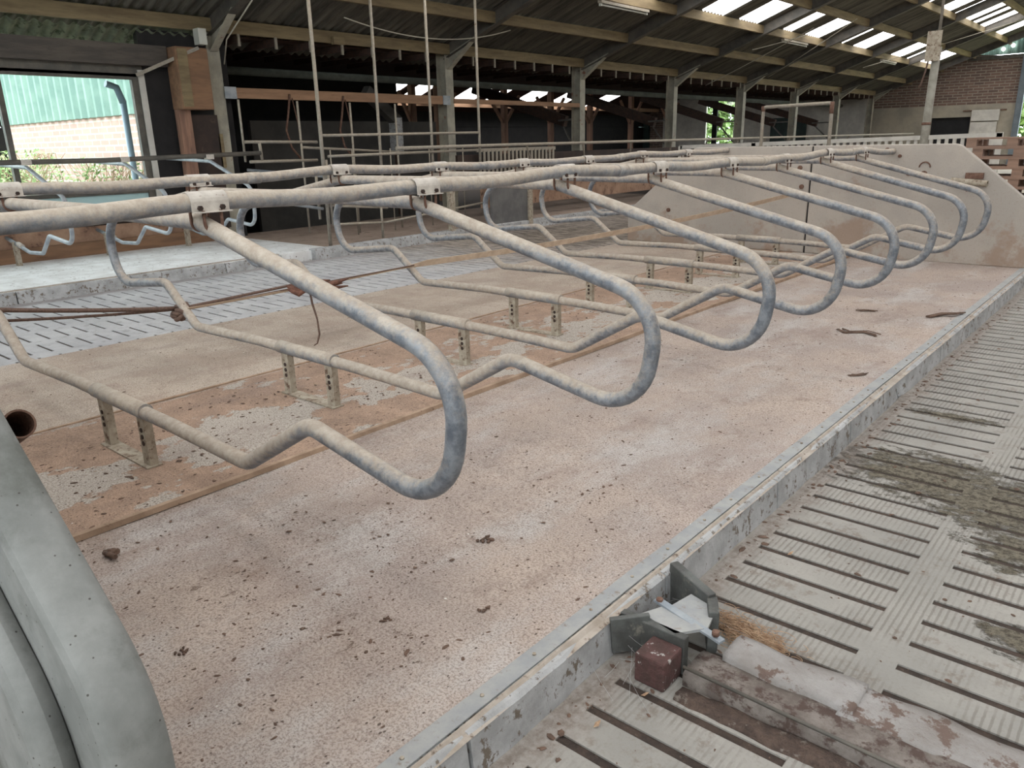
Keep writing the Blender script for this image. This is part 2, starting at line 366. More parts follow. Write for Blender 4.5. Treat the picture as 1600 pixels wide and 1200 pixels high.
def dup(root, loc, label):
    r = root.copy(); COL.objects.link(r); r.location = loc; r['label'] = label
    for ch in list(root.children):
        c = ch.copy(); COL.objects.link(c); c.parent = r
        for g in list(ch.children):
            d = g.copy(); COL.objects.link(d); d.parent = c
    return r
ORD = ['nearest', 'second nearest', 'third', 'fourth', 'fifth', 'sixth', 'seventh', 'eighth', 'ninth', 'tenth', 'eleventh', 'twelfth']

# ------------------------------------------------------------------ floors
SL = -.14      # level of the slatted passages; the lying platform is z = 0
def slats(name, x0, x1, y0, y1, slots, pitch, sw, mat, label, phase=0):
    b = MB(); n = int((y1 - y0) / pitch); zt = SL; zb = SL - .12
    for i in range(n + 1):
        y = y0 + i * pitch
        b.box(x0, x1, y + sw / 2, y + pitch - sw / 2, zb, zt)
    xs = [x0] + [q for s_ in slots for q in s_] + [x1]
    for k in range(0, len(xs), 2):          # cross ribs between the rows of slots
        for i in range(n + 1):
            y = y0 + i * pitch; b.box(xs[k], xs[k + 1], y - sw / 2, y + sw / 2, zb, zt)
    o = b.build(name, mat); struct(o, label, 'floor')
    return o
rows = [(-1.10 + i * .66, -.56 + i * .66) for i in range(5)]
slats('floor', -1.19, 2.2, .2, 13.5, rows, .155, .034, 'slat', 'slatted concrete passage floor with ribbed bars, right of the kerb')
rowsL = [(-9.70 + i * .52, -9.32 + i * .52) for i in range(6)]
slats('floor', -9.95, -6.64, -1, 20, rowsL, .165, .026, 'slatleft', 'slatted passage floor between the double row and wall row platform')
struct(MB().box(-9.95, -6.64, -1, 20, SL - .16, SL - .006).build('floor', 'muck'))
struct(MB().box(-1.19, 2.2, .0, 13.6, SL - .16, SL - .006).build('floor', 'muck'))
struct(MB().box(-26.6, 13, -7, 44.2, -.5, -.3).build('floor', 'muck'))
struct(MB().box(2.2, 13, -7, 44, -.3, SL).build('floor', 'block'))
struct(MB().box(-6.64, 2.2, 13.6, 44, -.3, SL).build('floor', 'block'))
struct(MB().box(-9.95, -6.64, 20, 44, -.3, SL).build('floor', 'block'))
struct(MB().box(-1.19, 2.2, -7, 0, -.3, SL).build('floor', 'block'))
# lying platform, double row
P = MB()
nx, ny = 60, 140; X0, X1, Y0, Y1 = -6.64, -1.275, -.6, 13.6
vs = []; fs = []
for j in range(ny + 1):
    for i in range(nx + 1):
        x = X0 + (X1 - X0) * i / nx; y = Y0 + (Y1 - Y0) * j / ny
        e = min(1, (x - X0) / .3, (X1 - x) / .2)
        z = (noise.noise(Vector((x * 1.1, y * 1.1, 0))) * .008 + noise.noise(Vector((x * 4, y * 4, 3))) * .003) * e
        if x < -6.4: z -= (x + 6.4) ** 2 * 1.0
        vs.append((x, y, z))
for j in range(ny):
    for i in range(nx):
        a = j * (nx + 1) + i; fs.append((a, a + 1, a + nx + 2, a + nx + 1))
P.add(vs, fs, True)
P.box(X0, X1 + .03, Y0, Y1, -.3, -.07)
struct(P.build('floor', 'lying'), 'raised cubicle lying platform with beige and brown dirty surface', 'floor')
# kerb along the platform: blocks with joints, chipped
def kerb(name, x0, x1, y0, y1, z0, z1, step, mat, chips=(), face=1, amp=.012):
    b = MB(); y = y0
    while y < y1:
        ye = min(y + step, y1); n = 10; g = .007
        for k in range(n):
            a = y + g + (ye - y - 2 * g) * k / n; c = y + g + (ye - y - 2 * g) * (k + 1) / n
            def edge(q):
                j = noise.noise(Vector((q * 3, x0, 1))) * amp + noise.noise(Vector((q * 11, 2, 1))) * amp * .6
                for (cy, cw, cd) in chips: j -= cd * max(0, 1 - abs(q - cy) / cw)
                return j
            ea, ec = edge(a), edge(c)
            X_, x_ = (x1, x0) if face > 0 else (x0, x1)
            v = [(x_, a, z0), (X_ + face * .02, a, z0), (X_ + ea * face, a, z1 - .012 + ea * .4), (X_ - face * .012 + ea * face, a, z1 + min(0, ea)), (x_, a, z1),
                 (x_, c, z0), (X_ + face * .02, c, z0), (X_ + ec * face, c, z1 - .012 + ec * .4), (X_ - face * .012 + ec * face, c, z1 + min(0, ec)), (x_, c, z1)]
            b.add(v, [(0, 1, 6, 5), (1, 2, 7, 6), (2, 3, 8, 7), (3, 4, 9, 8), (4, 0, 5, 9), (0, 4, 3, 2, 1), (5, 6, 7, 8, 9)])
        y = ye
    return b.build(name, mat)
struct(kerb('trim_1', -1.28, -1.19, .15, 13.5, SL - .1, .0, 1.02, 'kerb', [(5.25, .12, .05), (3.6, .05, .02), (7.4, .08, .03)]), 'whitewashed concrete kerb edge of the platform beside the right slats', 'kerb')
strip = thing('edging_strip', 'long flat grey strip screwed along the platform edge', 'edging strip', (-1.26, .2, .003))
b = MB(); ys = [.2 + .1 * i for i in range(103)]
def sx(y): return noise.noise(Vector((0, y * .9, 5))) * .010 + noise.noise(Vector((0, y * 3, 5))) * .004
v = []; f = []
for i, y in enumerate(ys):
    o_ = sx(y); z_ = .006 + abs(noise.noise(Vector((2, y * 1.3, 1)))) * .006
    v += [(-1.292 + o_, y, z_ - .004), (-1.292 + o_, y, z_), (-1.232 + o_ * .4, y, z_), (-1.232 + o_ * .4, y, z_ - .004)]
    if i: k = 4 * i; f += [(k - 3, k - 2, k + 2, k + 1), (k - 4, k - 3, k + 1, k), (k - 2, k - 1, k + 3, k + 2)]
b.add(v, f); b.build('strip', 'kerbtop', strip)
for i in range(24):
    y = .75 + i * .27 + random.uniform(-.03, .03)
    MB().disc((-1.262 + sx(y) * .7, y, .008), (0, 0, 1), .006, .004).build('screw', 'bracket', strip)
tag(kerb('edge_lath', -1.226, -1.206, .2, 13.4, -.01, .006, 3.1, 'kerbdirt', amp=.004), 'narrow dirt filled beige lath beside the grey edging strip', 'lath')
# wall-row platform on the left
struct(MB().box(-13.2, -9.99, -1, 7.35, -.3, 0).build('floor', dirty('chalky lying surface', S(236, 236, 236), S(214, 212, 210), 3, S(150, 138, 130), 9, (.58, .66), spk=S(96, 84, 76), spk_s=9, spk_t=(.12, .06))), 'chalk white lying platform below the big window', 'floor')
struct(MB().box(-13.2, -9.99, 7.35, 20, -.3, -.01).build('floor', dirty('brown dusty concrete', S(168, 148, 134), S(146, 128, 116), 2.2, S(110, 92, 80), 6, (.56, .68))), 'dusty brown floor behind the feed posts', 'floor')
struct(kerb('trim_2', -10.02, -9.93, -1, 6.4, SL - .1, .0, 1.3, 'kerb', [(5.6, .3, .02)], 1, .01), 'whitewashed kerb of the wall row platform, left', 'kerb')
struct(kerb('trim_3', -10.05, -9.9, 6.95, 20, SL - .1, .02, 2.6, 'kerb', [(8.2, .4, .03)], 1, .03), 'rough kerb below the feed posts, left of the passage', 'kerb')
tag(MB().box(-10.06, -10.0, -1, 6.4, 0, .01).build('edge_lath', 'kerbdirt'), 'beige lath along the wall row kerb, left', 'lath')

# laths on the lying platform
bb = MB(); v = []; f = []
for i in range(95):
    y = .3 + i * .1066; dz = noise.noise(Vector((y, 0, 0))) * .003
    v += [(-3.185, y, .002), (-3.18, y, .024 + dz), (-3.15, y, .026 + dz), (-3.145, y, .002)]
    if i: k = 4 * i; f += [(k - 4, k - 3, k + 1, k), (k - 3, k - 2, k + 2, k + 1), (k - 2, k - 1, k + 3, k + 2)]
tag(bb.add(v, f).build('wooden_lath', 'wood'), 'thin brown lath bordering the sawdust strip, right of the brackets', 'lath')
tag(MB().box(-4.675, -4.655, .3, 10.4, .0, .009).build('wooden_lath', 'wood'), 'thin lath bordering the sawdust strip, left of the brackets', 'lath')

# ------------------------------------------------------------------ cubicle dividers
DY = [1.50, 2.62, 3.76, 4.83, 5.95, 7.05, 8.15, 9.25]
RZ = [1.31, 1.305, 1.33, 1.315, 1.31, 1.31, 1.335, 1.33]
XR, XL, XC = -2.80, -4.95, -3.93
R = .0325
def divider_path(dz=0):
    P_ = [(-3.66, 1.247 + dz), (-2.86, 1.240 + dz), (-1.49, .885), (-1.56, .40), (-2.27, .535), (-2.74, .262), (-3.4, .285), (-4.45, .30), (-5.24, .285), (-5.62, .57), (-6.40, .49), (-6.50, .98), (-4.92, 1.245 + dz), (-3.66, 1.247 + dz)]
    rad = [0, .12, .22, .22, .14, .16, 0, 0, .14, .14, .22, .24, .12, 0]
    return fillet([(x - XC, 0, z) for x, z in P_], rad, 9)
def make_divider(dz, label, loc):
    t = thing('cubicle_divider', label, 'cubicle divider', loc, 'cubicle dividers of the double row', False)
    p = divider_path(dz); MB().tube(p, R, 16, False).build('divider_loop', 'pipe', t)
    # joint sleeve in the top pipe
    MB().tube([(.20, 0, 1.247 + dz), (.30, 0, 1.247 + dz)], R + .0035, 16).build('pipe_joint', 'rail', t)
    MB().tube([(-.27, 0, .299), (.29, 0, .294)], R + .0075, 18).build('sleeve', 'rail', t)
    for s_, x in ((-1, -.215), (1, .235)):
        b = MB(); b.box(x - .035, x + .035, -.012, -.004, .006, .285); b.box(x - .035, x - .029, -.004, .03, .006, .285); b.box(x + .029, x + .035, -.004, .03, .006, .285)
        po = b.build('bracket_post', 'bracket', t)
        for k in range(3): MB().disc((x, -.012, .12 + k * .035), (0, -1, 0), .012, .004).build('bolt', 'darkrust', po)
    MB().box(-.26, .28, -.035, .045, .0, .008).build('base_plate', 'bracket', t)
    for X in (XR, XL):
        x = X - XC; zr = 1.318 + dz
        b = MB()      # saddle folded over the neck rail with two flanges
        n = 12; v = []; f = []
        for yy in (-.075, .075):
            for k in range(n + 1):
                a = math.pi * 1.12 * k / n - .06 * math.pi; v.append((x + math.cos(a) * .036, yy, zr + math.sin(a) * .036))
            v += [(x - .037, yy, zr - .035), (x + .037, yy, zr - .035), (x + .062, yy, zr - .037)]
        for k in range(n): f.append((k, k + 1, n + 4 + k + 1, n + 4 + k))
        f.append((0, n + 2, 2 * n + 6, n + 4)); f.append((n, n + 1, 2 * n + 5, 2 * n + 4)); f.append((n + 2, n + 3, 2 * n + 7, 2 * n + 6))
        b.add(v, f, False); c = b.build('rail_clamp', 'clamp', t)
        md = c.modifiers.new('thick', 'SOLIDIFY'); md.thickness = .004; md.offset = 1
        for k, yy in enumerate((-.045, .045)): MB().disc((x + .038, yy, zr - .02), (1, .1, 0), .010, .012, 6).build('bolt', 'darkrust', c)
        for xx in (-.055, .045):
            zz = 1.243 + dz; pts = []
            for k in range(15):
                a = math.pi * (.0 + k / 14); pts.append((x + xx, math.cos(a) * .035, zz - math.sin(a) * .035))
            MB().tube([(x + xx, .035, zr - .03)] + pts + [(x + xx, -.035, zr - .03)], .0065, 8).build('u_bolt', 'rust', t)
    return t
nm = ['nearest loop divider, its bent pipe end over the foreground platform', 'second nearest pipe divider, its left loop end tied with brown rope', 'third nearest pipe divider of the double row', 'fourth nearest pipe divider, under the beige strap',
      'fifth nearest pipe divider of the double row', 'sixth pipe divider, third from the concrete partition', 'seventh pipe divider, second from the concrete partition', 'pipe divider right in front of the far concrete partition']
for i, y in enumerate(DY):
    make_divider(RZ[i] - 1.318, nm[i], (XC, y, 0))
def rail(X, y0, y1, label, zf, hand):
    pts = []
    ys = [y0] + [q for q in DY if y0 < q < y1] + [y1]
    zs = [zf(y0)] + [RZ[i] for i, q in enumerate(DY) if y0 < q < y1] + [zf(y1)]
    n = 90
    for k in range(n + 1):
        y = y0 + (y1 - y0) * k / n
        j = max(i for i in range(len(ys)) if ys[i] <= y + 1e-9); j = min(j, len(ys) - 2)
        u = (y - ys[j]) / (ys[j + 1] - ys[j]); u = u * u * (3 - 2 * u)
        pts.append((X + hand * .012 * math.sin(y * 2.1), y, zs[j] * (1 - u) + zs[j + 1] * u - .012 * math.sin(math.pi * u)))
    t = thing('neck_rail', label, 'rail', (X, y0, 1.3))
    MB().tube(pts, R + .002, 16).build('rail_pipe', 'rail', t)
    for q in ((4.25, 6.5, 8.8) if hand > 0 else (2.95, 5.4, 7.6)):
        near = min(pts, key=lambda p: abs(p[1] - q)); k = pts.index(near)
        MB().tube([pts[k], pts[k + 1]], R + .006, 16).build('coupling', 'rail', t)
    return t
rail(XR, .42, 10.4, 'dusty grey neck rail pipe clamped over the right side of the dividers', lambda y: 1.295, 1)
rail(XL, .42, 10.4, 'dusty neck rail pipe clamped over the left side of the dividers', lambda y: 1.33, -1)

# ------------------------------------------------------------------ concrete partitions
def slab_outline(xr, xl, top):
    # right side: vertical, diagonal, top, left side
    return fillet([(xr, 0, 0), (xr, 0, .64), (-2.10, 0, top), (-5.45, 0, top), (-6.55, 0, .45), (-6.55, 0, 0)], [0, .1, .18, .2, .12, 0], 6)
def partition(name, label, y0, y1, mat, top=1.375, seam=True, xr=-1.2):
    t = thing(name, label, 'partition', (-3.8, (y0 + y1) / 2, 0))
    o = [(p.x, p.z) for p in slab_outline(xr, 0, top)]
    n = len(o)
    if seam:
        a = [p for p in o if p[0] > -3.77]; c = [p for p in o if p[0] < -3.79]
        a = a + [(-3.77, top), (-3.77, 0)]; c = [(-3.79, top)] + c + [(-3.79, 0)]
        MB().prism(a, 'y', y0, y1).build('slab', mat, t, .012); MB().prism(c, 'y', y0, y1).build('slab', mat, t, .012)
        MB().box(-3.79, -3.77, y0 + .02, y1 - .02, 0, top - .01).build('joint', 'black', t)
    else:
        MB().prism(o, 'y', y0, y1).build('slab', mat, t, .02)
    return t
fp = partition('concrete_partition', 'large stained concrete partition slab at the far end of the dividers', 10.42, 10.54, 'part')
for (x, z, r) in ((-2.59, 1.05, .042), (-2.43, 1.03, .04), (-3.92, 1.1, .03), (-3.88, .86, .03), (-5.84, .49, .03), (-2.72, 1.24, .02), (-2.87, 1.31, .03), (-1.95, .85, .012)):
    MB().disc((x, 10.42, z), (0, -1, 0), r, .02).build('bolt', 'rust', fp)
pts = [(-2.43 + math.cos(a) * .06, 10.41, 1.11 + math.sin(a) * .06) for a in [k * math.pi / 8 for k in range(9)]]
MB().tube(pts, .008, 8).build('lifting_eye', 'rust', fp)
st = thing('pipe_stub', 'short open rusty pipe bracketed to the far concrete partition', 'pipe', (-1.9, 10.36, .95))
MB().pipe_end((-2.12, 10.385, .965), (-1.74, 10.335, .935), .034).build('pipe', 'bracket', st)
MB().box(-1.98, -1.80, 10.36, 10.42, .985, 1.05).build('bracket', 'rust', st)
# near partition: rounded double-profile wall end close to the camera
def near_partition():
    t = thing('concrete_partition', 'smooth grey concrete partition end, foreground left corner', 'partition', (-2, .38, 0))
    outer = fillet([(-1.03, 0, 0), (-1.03, 0, .72), (-1.62, 0, 1.155), (-5.2, 0, 1.17), (-5.2, 0, 0)], [0, .26, .38, 0, 0], 30)
    o = [(p.x, p.z) for p in outer]
    MB().prism(o, 'y', .29, .385, True).build('slab', 'conc', t, .022)
    inner = fillet([(-1.16, 0, 0), (-1.16, 0, .66), (-1.72, 0, 1.065), (-5.2, 0, 1.08), (-5.2, 0, 0)], [0, .26, .38, 0, 0], 30)
    q = [(p.x, p.z) for p in inner]
    MB().prism(q, 'y', .235, .296, True).build('facing', 'conc', t, .03)
    return t
near_partition()
st = thing('pipe_stub', 'open end of a rusty pipe poking out behind the foreground concrete', 'pipe', (-1.7, .44, .97))
MB().pipe_end((-1.98, .43, .84), (-1.68, .448, .985), .030).build('pipe', 'rust', st)
MB().box(-1.95, -1.88, .385, .42, .84, .90).build('bracket', 'rust', st)

# ------------------------------------------------------------------ ropes, strap
def sag(a, b, d, n=24): return [Vector(a).lerp(Vector(b), k / n) - Vector((0, 0, d * 4 * (k / n) * (1 - k / n))) for k in range(n + 1)]
pts = sag((-5.36, 2.62, .40), (-5.36, 5.0, .43), .01, 8)[:-1] + sag((-5.36, 5.0, .43), (-3.95, 10.38, .77), .06)
v = []; f = []
for i, p in enumerate(pts):
    hh = Vector((.026, 0, .012)) if i < 8 else Vector((.020, -.006, .030)); tt = Vector((0, 0, .0015))
    v += [p - hh - tt, p + hh - tt, p + hh + tt, p - hh + tt]
    if i: k = 4 * i; f += [(k - 4 + j, k - 4 + (j + 1) % 4, k + (j + 1) % 4, k + j) for j in range(4)]
tag(MB().add(v, f).build('strap', 'strap'), 'long beige webbing strap stretched along the left loops to the partition', 'strap')
rp_ = thing('rope', 'twisted brown rope knotted round the left end of second divider', 'rope', (-5.44, 2.6, .4))
def rope(pts, r, name='strand'):
    MB().tube(pts, r, 8).build(name, 'rope', rp_)
rope(sag((-5.46, 2.58, .40), (-5.62, 1.2, .62), .015), .015); rope(sag((-5.46, 2.60, .39), (-5.72, 1.3, .50), .012), .010)
rope(sag((-5.42, 2.62, .40), (-5.1, 3.6, .50), .0), .011); rope(sag((-5.42, 2.62, .39), (-5.2, 4.7, .46), .0), .006)
kn = MB()
for k in range(7):
    a0 = k * .9; pts = []
    for j in range(13):
        a = 2 * math.pi * j / 12; ax = Vector((math.cos(a) * .052, math.sin(a) * .05 * math.cos(a0), math.sin(a) * .06 * math.sin(a0 + .6))); pts.append(Vector((-5.44 + k * .008 - .02, 2.61, .375)) + ax)
    kn.tube(pts[:-1], .016, 7, closed=True)
kn.build('knot', 'rope', rp_)
rg = thing('rag', 'frayed rust brown rag hanging from rope with long tail', 'rag', (-5.0, 3.4, .45))
b = MB(); rr = random.Random(3)
for k in range(16):
    p0 = Vector((-5.1 + rr.uniform(-.02, .02), 3.35 + rr.uniform(-.05, .05), .47 + rr.uniform(-.02, .02)))
    p1 = p0 + Vector((rr.uniform(.05, .16), rr.uniform(.1, .42), rr.uniform(-.035, .02)))
    mid = (p0 + p1) / 2 + Vector((rr.uniform(-.03, .03), 0, rr.uniform(-.04, .01)))
    b.tube([p0, (p0 + mid) / 2, mid, (mid + p1) / 2, p1], [.008, .020, .024, .017, .005], 7)
b.build('cloth', M['redrust'] if False else dirty('rust brown cloth', S(128, 88, 72), S(92, 62, 52), 30, obj=True, bd=.006, bs=.7), rg)
MB().tube([(-5.03, 3.45, .45), (-5.01, 3.45, .34), (-4.98, 3.46, .22), (-4.97, 3.46, .1), (-4.98, 3.44, .03), (-5.0, 3.42, .012)], [.008, .009, .007, .008, .006, .004], 8).build('tail', 'rope', rg)

# ------------------------------------------------------------------ manure scraper
sc = thing('manure_scraper', 'rusty manure scraper beam lying across slats with angled guide plates', 'scraper', (-1.0, 1.95, SL))
def rough_slab(x0, x1, y0, y1, z0, z1, seed, n=26, m=5, amp=.012, edge=.02):
    v = []; f = []
    for i in range(n + 1):
        for j in range(m + 1):
            x = x0 + (x1 - x0) * i / n; y = y0 + (y1 - y0) * j / m
            if j in (0, m): y += noise.noise(Vector((x * 5, j, seed))) * edge
            z = z1 + noise.noise(Vector((x * 8, y * 9, seed))) * amp - (amp if j in (0, m) else 0)
            v.append((x, y, z))
    o = (n + 1) * (m + 1)
    for i in range(n + 1):
        for j in (0, m): v.append((v[i * (m + 1) + j][0], v[i * (m + 1) + j][1], z0))
    for i in range(n):
        for j in range(m): a = i * (m + 1) + j; f.append((a, a + 1, a + m + 2, a + m + 1))
        f.append((i * (m + 1), (i + 1) * (m + 1), o + 2 * (i + 1), o + 2 * i)); f.append((i * (m + 1) + m, o + 2 * i + 1, o + 2 * (i + 1) + 1, (i + 1) * (m + 1) + m))
    f.append(tuple([j for j in range(m + 1)][::-1] + [o, o + 1][:2])); f.append(tuple([n * (m + 1) + j for j in range(m + 1)] + [o + 2 * n + 1, o + 2 * n]))
    return MB().add(v, f, True)
rough_slab(-.93, 1.6, 1.86, 2.0, SL, SL + .055, 1, 60, 6, .008, .01).build('beam', dirty('muddy steel beam', S(132, 124, 118), S(100, 90, 84), 12, S(78, 62, 56), 13, (.48, .58), bd=.01, bs=.6), sc)
rough_slab(-.86, -.46, 1.98, 2.12, SL + .01, SL + .075, 2, 20, 5, .006, .02).build('crust', 'crust', sc)
rough_slab(-.50, .0, 1.97, 2.13, SL + .0, SL + .062, 3, 24, 5, .006, .03).build('crust', 'crust', sc)
rough_slab(.02, 1.6, 1.95, 2.15, SL + .0, SL + .055, 4, 40, 5, .008, .03).build('crust', 'crust', sc)
rough_slab(-.92, 1.6, 1.775, 1.865, SL, SL + .018, 7, 90, 4, .016, .035).build('mud_edge', dirty('crusted dark mud', S(104, 86, 76), S(78, 64, 58), 30, S(140, 130, 122), 18, (.56, .64), bd=.02, bs=.8), sc)
MB().tube([(-.93, 1.86, SL + .068), (-.4, 1.855, SL + .064), (.2, 1.85, SL + .062), (1.6, 1.84, SL + .06)], .0055, 8).build('pull_cable', 'steel', sc)
MB().box(-1.062, -.955, 1.785, 1.90, SL + .0, SL + .105).build('end_block', 'redrust', sc, .008)
MB().box(-1.19, -.95, 1.90, 1.93, SL + .0, SL + .135).build('cross_plate', 'metalplate', sc, .004)
b = MB(); b.beam((-1.185, 2.245, SL + .085), (-.985, 2.15, SL + .075), .035, .17); b.beam((-.985, 2.155, SL + .07), (-.935, 2.07, SL + .07), .035, .16)
b.build('guide_plate', 'metalplate', sc, .004)
MB().beam((-1.09, 1.93, SL + .09), (-1.185, 1.84, SL + .08), .02, .13).build('guide_plate', 'metalplate', sc, .003)
b = MB(); b.prism([(-1.13, 1.94), (-.99, 1.91), (-.93, 1.99), (-1.09, 2.03)], 'z', SL + .125, SL + .135); b.build('cover_plate', 'kerbtop', sc)
b = MB(); b.prism([(-1.08, 2.045), (-.925, 2.005), (-.95, 2.12), (-1.06, 2.15)], 'z', SL + .120, SL + .130); b.build('cover_plate', 'kerbtop', sc)
MB().beam((-1.13, 2.035, SL + .14), (-.86, 1.975, SL + .125), .028, .008).build('clamp_bar', 'zinc', sc)
for p in ((-1.115, 2.03), (-.885, 1.98)): MB().disc((p[0], p[1], SL + .135), (0, 0, 1), .012, .016, 6).build('bolt', 'rust', sc)
# fibre tuft beside the scraper
b = MB(); rr = random.Random(11)
for k in range(620):
    cx = -.87 + rr.gauss(0, .075); cy = 2.215 - (cx + .87) * .3 + rr.gauss(0, .034); r = rr.uniform(.008, .03); a0 = rr.uniform(0, 6.28); ln = rr.uniform(1.5, 5); tx = rr.uniform(-.5, .5); pts = []
    z0 = SL + .003 + abs(rr.gauss(0, .011))
    for j in range(8):
        a = a0 + ln * j / 7; pts.append((cx + math.cos(a) * r * 1.4, cy + math.sin(a) * r * .8, z0 + math.sin(a) * r * tx * .4 + .002))
    b.tube(pts, .0011, 4, False)
tag(b.build('fibre_tuft', 'hair'), 'tuft of curly orange brown fibre on slats beside the scraper', 'tuft', kind='stuff')
# cobwebs around the scraper
b = MB(); rr = random.Random(5)
for k in range(26):
    p0 = Vector((rr.uniform(-1.19, -1.0), rr.uniform(1.7, 2.25), rr.uniform(SL + .02, SL + .12))); p1 = p0 + Vector((rr.uniform(-.02, .16), rr.uniform(-.15, .12), rr.uniform(-.08, .02)))
    p1.z = max(p1.z, SL + .003); b.tube([p0, (p0 + p1) / 2 - Vector((0, 0, .004)), p1], .0005, 3, False)
tag(b.build('cobweb', 'web'), 'grey cobweb threads between the kerb and the manure scraper', 'cobweb', kind='stuff')

# ------------------------------------------------------------------ crumbs of dirt
def crumbs(name, n, place, label, smin, smax, seed, flat=.35):
    b = MB(); rr = random.Random(seed)
    for k in range(n):
        x, y, z = place(rr); s_ = smin + (smax - smin) * rr.random() ** 4; a = rr.uniform(0, 3.14); el = rr.uniform(1, 2.4)
        v = []; q = 6
        for ring, (rad, hz) in enumerate(((1, 0), (.75, .6), (.2, .9))):
            for j in range(q):
                an = 2 * math.pi * j / q; rj = rad * s_ * rr.uniform(.65, 1.2)
                px, py = math.cos(an) * rj * el, math.sin(an) * rj
                v.append((x + px * math.cos(a) - py * math.sin(a), y + px * math.sin(a) + py * math.cos(a), z + hz * s_ * flat * rr.uniform(.8, 1.5)))
        f = [(r_ * q + j, r_ * q + (j + 1) % q, (r_ + 1) * q + (j + 1) % q, (r_ + 1) * q + j) for r_ in range(2) for j in range(q)] + [tuple(2 * q + j for j in range(q))]
        b.add(v, f)
    return tag(b.build(name, 'dung'), label, 'dirt', kind='stuff')
def on_plat(rr):
    x = rr.uniform(-6.4, -1.32) if rr.random() < .45 else rr.uniform(-3.1, -1.32)
    return (x, .5 + 9.6 * rr.random() ** 1.5, .001)
crumbs('dirt_crumbs', 3400, on_plat, 'scattered dark crumbs of dried dirt on the lying platform', .0012, .0075, 1)
def on_strip(rr): return (rr.uniform(-4.62, -3.2), .6 + 9 * rr.random() ** 1.6, .002)
crumbs('dirt_crumbs', 2600, on_strip, 'small dirt crumbs in the brown sawdust strip around the brackets', .0015, .010, 9)
def clustered(rr, cs=[(-1.95, 1.75), (-2.25, 1.85), (-2.5, 2.1), (-1.9, 1.2), (-2.1, 1.05), (-1.6, 1.3), (-2.6, 1.5), (-1.75, 2.6), (-2.35, 1.2), (-2.9, 2.2), (-3.6, 2.9), (-3.7, 1.9)]):
    c = rr.choice(cs); return (c[0] + rr.gauss(0, .07), c[1] + rr.gauss(0, .07), .002)
crumbs('dirt_crumbs', 420, clustered, 'clusters of brown dirt flakes on the foreground platform', .0018, .008, 2, .5)
def on_slat(rr): return (rr.uniform(-1.17, .6) if rr.random() < .6 else -1.15 + abs(rr.gauss(0, .05)), rr.uniform(1.1, 9), SL + .001)
crumbs('dirt_crumbs', 900, on_slat, 'crumbs of dried manure on the right slatted floor', .002, .012, 4, .5)
def scrap(name, pts, r, label, mat='dung'):
    b = MB(); rr = random.Random(len(label))
    for k in range(5):
        off = Vector((rr.uniform(-.02, .02), rr.uniform(-.03, .03), 0)); P_ = [Vector(p) + off + Vector((0, 0, rr.uniform(0, .01))) for p in pts]
        b.tube(P_, [r * rr.uniform(.3, 1) for _ in P_], 6)
    tag(b.build(name, mat), label, 'debris')
scrap('dirt_strand', [(-1.93, 6.28, .004), (-1.85, 6.2, .006), (-1.74, 6.3, .005), (-1.63, 6.24, .004)], .008, 'dark curled strand of dirt lying on the far platform near the kerb')
scrap('dirt_strand', [(-2.04, 7.09, .003), (-1.98, 7.12, .006), (-1.91, 7.14, .003)], .006, 'dark sliver of torn mat on the far platform')
scrap('dirt_strand', [(-1.48, 7.15, .006), (-1.40, 7.3, .015), (-1.33, 7.3, .02), (-1.28, 7.42, .014)], .013, 'torn dark mat edge at the broken kerb')
scrap('dirt_strand', [(-1.45, 5.05, .003), (-1.41, 5.08, .005), (-1.38, 5.14, .003)], .006, 'small dark clod near the edging strip, middle of the platform')
def clod(x, y, r, lb, seed):
    b = MB(); rr = random.Random(seed)
    for k in range(8):
        p = Vector((x + rr.uniform(-r, r), y + rr.uniform(-r, r), .004)); b.tube([p, p + Vector((rr.uniform(-r, r), rr.uniform(-r, r), rr.uniform(0, r * .4)))], [r * .35, r * .2], 6)
    tag(b.build('dirt_clod', 'dung'), lb, 'clod')
clod(-1.86, 1.97, .022, 'reddish clod of dirt flakes, middle of the front platform', 2); clod(-2.13, .86, .014, 'round brown clod near the foreground concrete edge, front left', 3)
clod(-1.76, 1.37, .012, 'dark greenish clod in the front of the platform', 4); clod(-1.55, 1.62, .014, 'dark clod nearest the edging strip, front platform', 5)
b = MB(); rr = random.Random(8)
for k in range(9): b.tube([(-2.93 + rr.uniform(-.025, .025), .98 + rr.uniform(-.02, .02), .012), (-2.90 + rr.uniform(-.03, .03), .99 + rr.uniform(-.02, .02), .018)], .010, 7)
tag(b.build('dirt_clod', 'dung'), 'brown clod of dirt beside the foreground concrete', 'clod')
for (x, y, a, lb) in ((-1.005, 1.735, .4, 'dry orange brown leaf standing at a slot below the scraper'), (-1.04, 1.53, 1.2, 'dry brown leaf at end of slot, bottom of picture'), (-.98, 2.83, .8, 'small dry leaf near the kerb above the scraper')):
    b = MB(); d = Vector((math.cos(a), math.sin(a), .5)).normalized() * .03; n_ = Vector((-math.sin(a), math.cos(a), 0)) * .009; c = Vector((x, y, SL + .003))
    b.add([c, c + d * .5 + n_, c + d * 1.0 + Vector((0, 0, .004)), c + d * .5 - n_, c + d * .5 + Vector((0, 0, .005))], [(0, 1, 4), (1, 2, 4), (2, 3, 4), (3, 0, 4)])
    tag(b.build('leaf', 'hair'), lb, 'leaf')

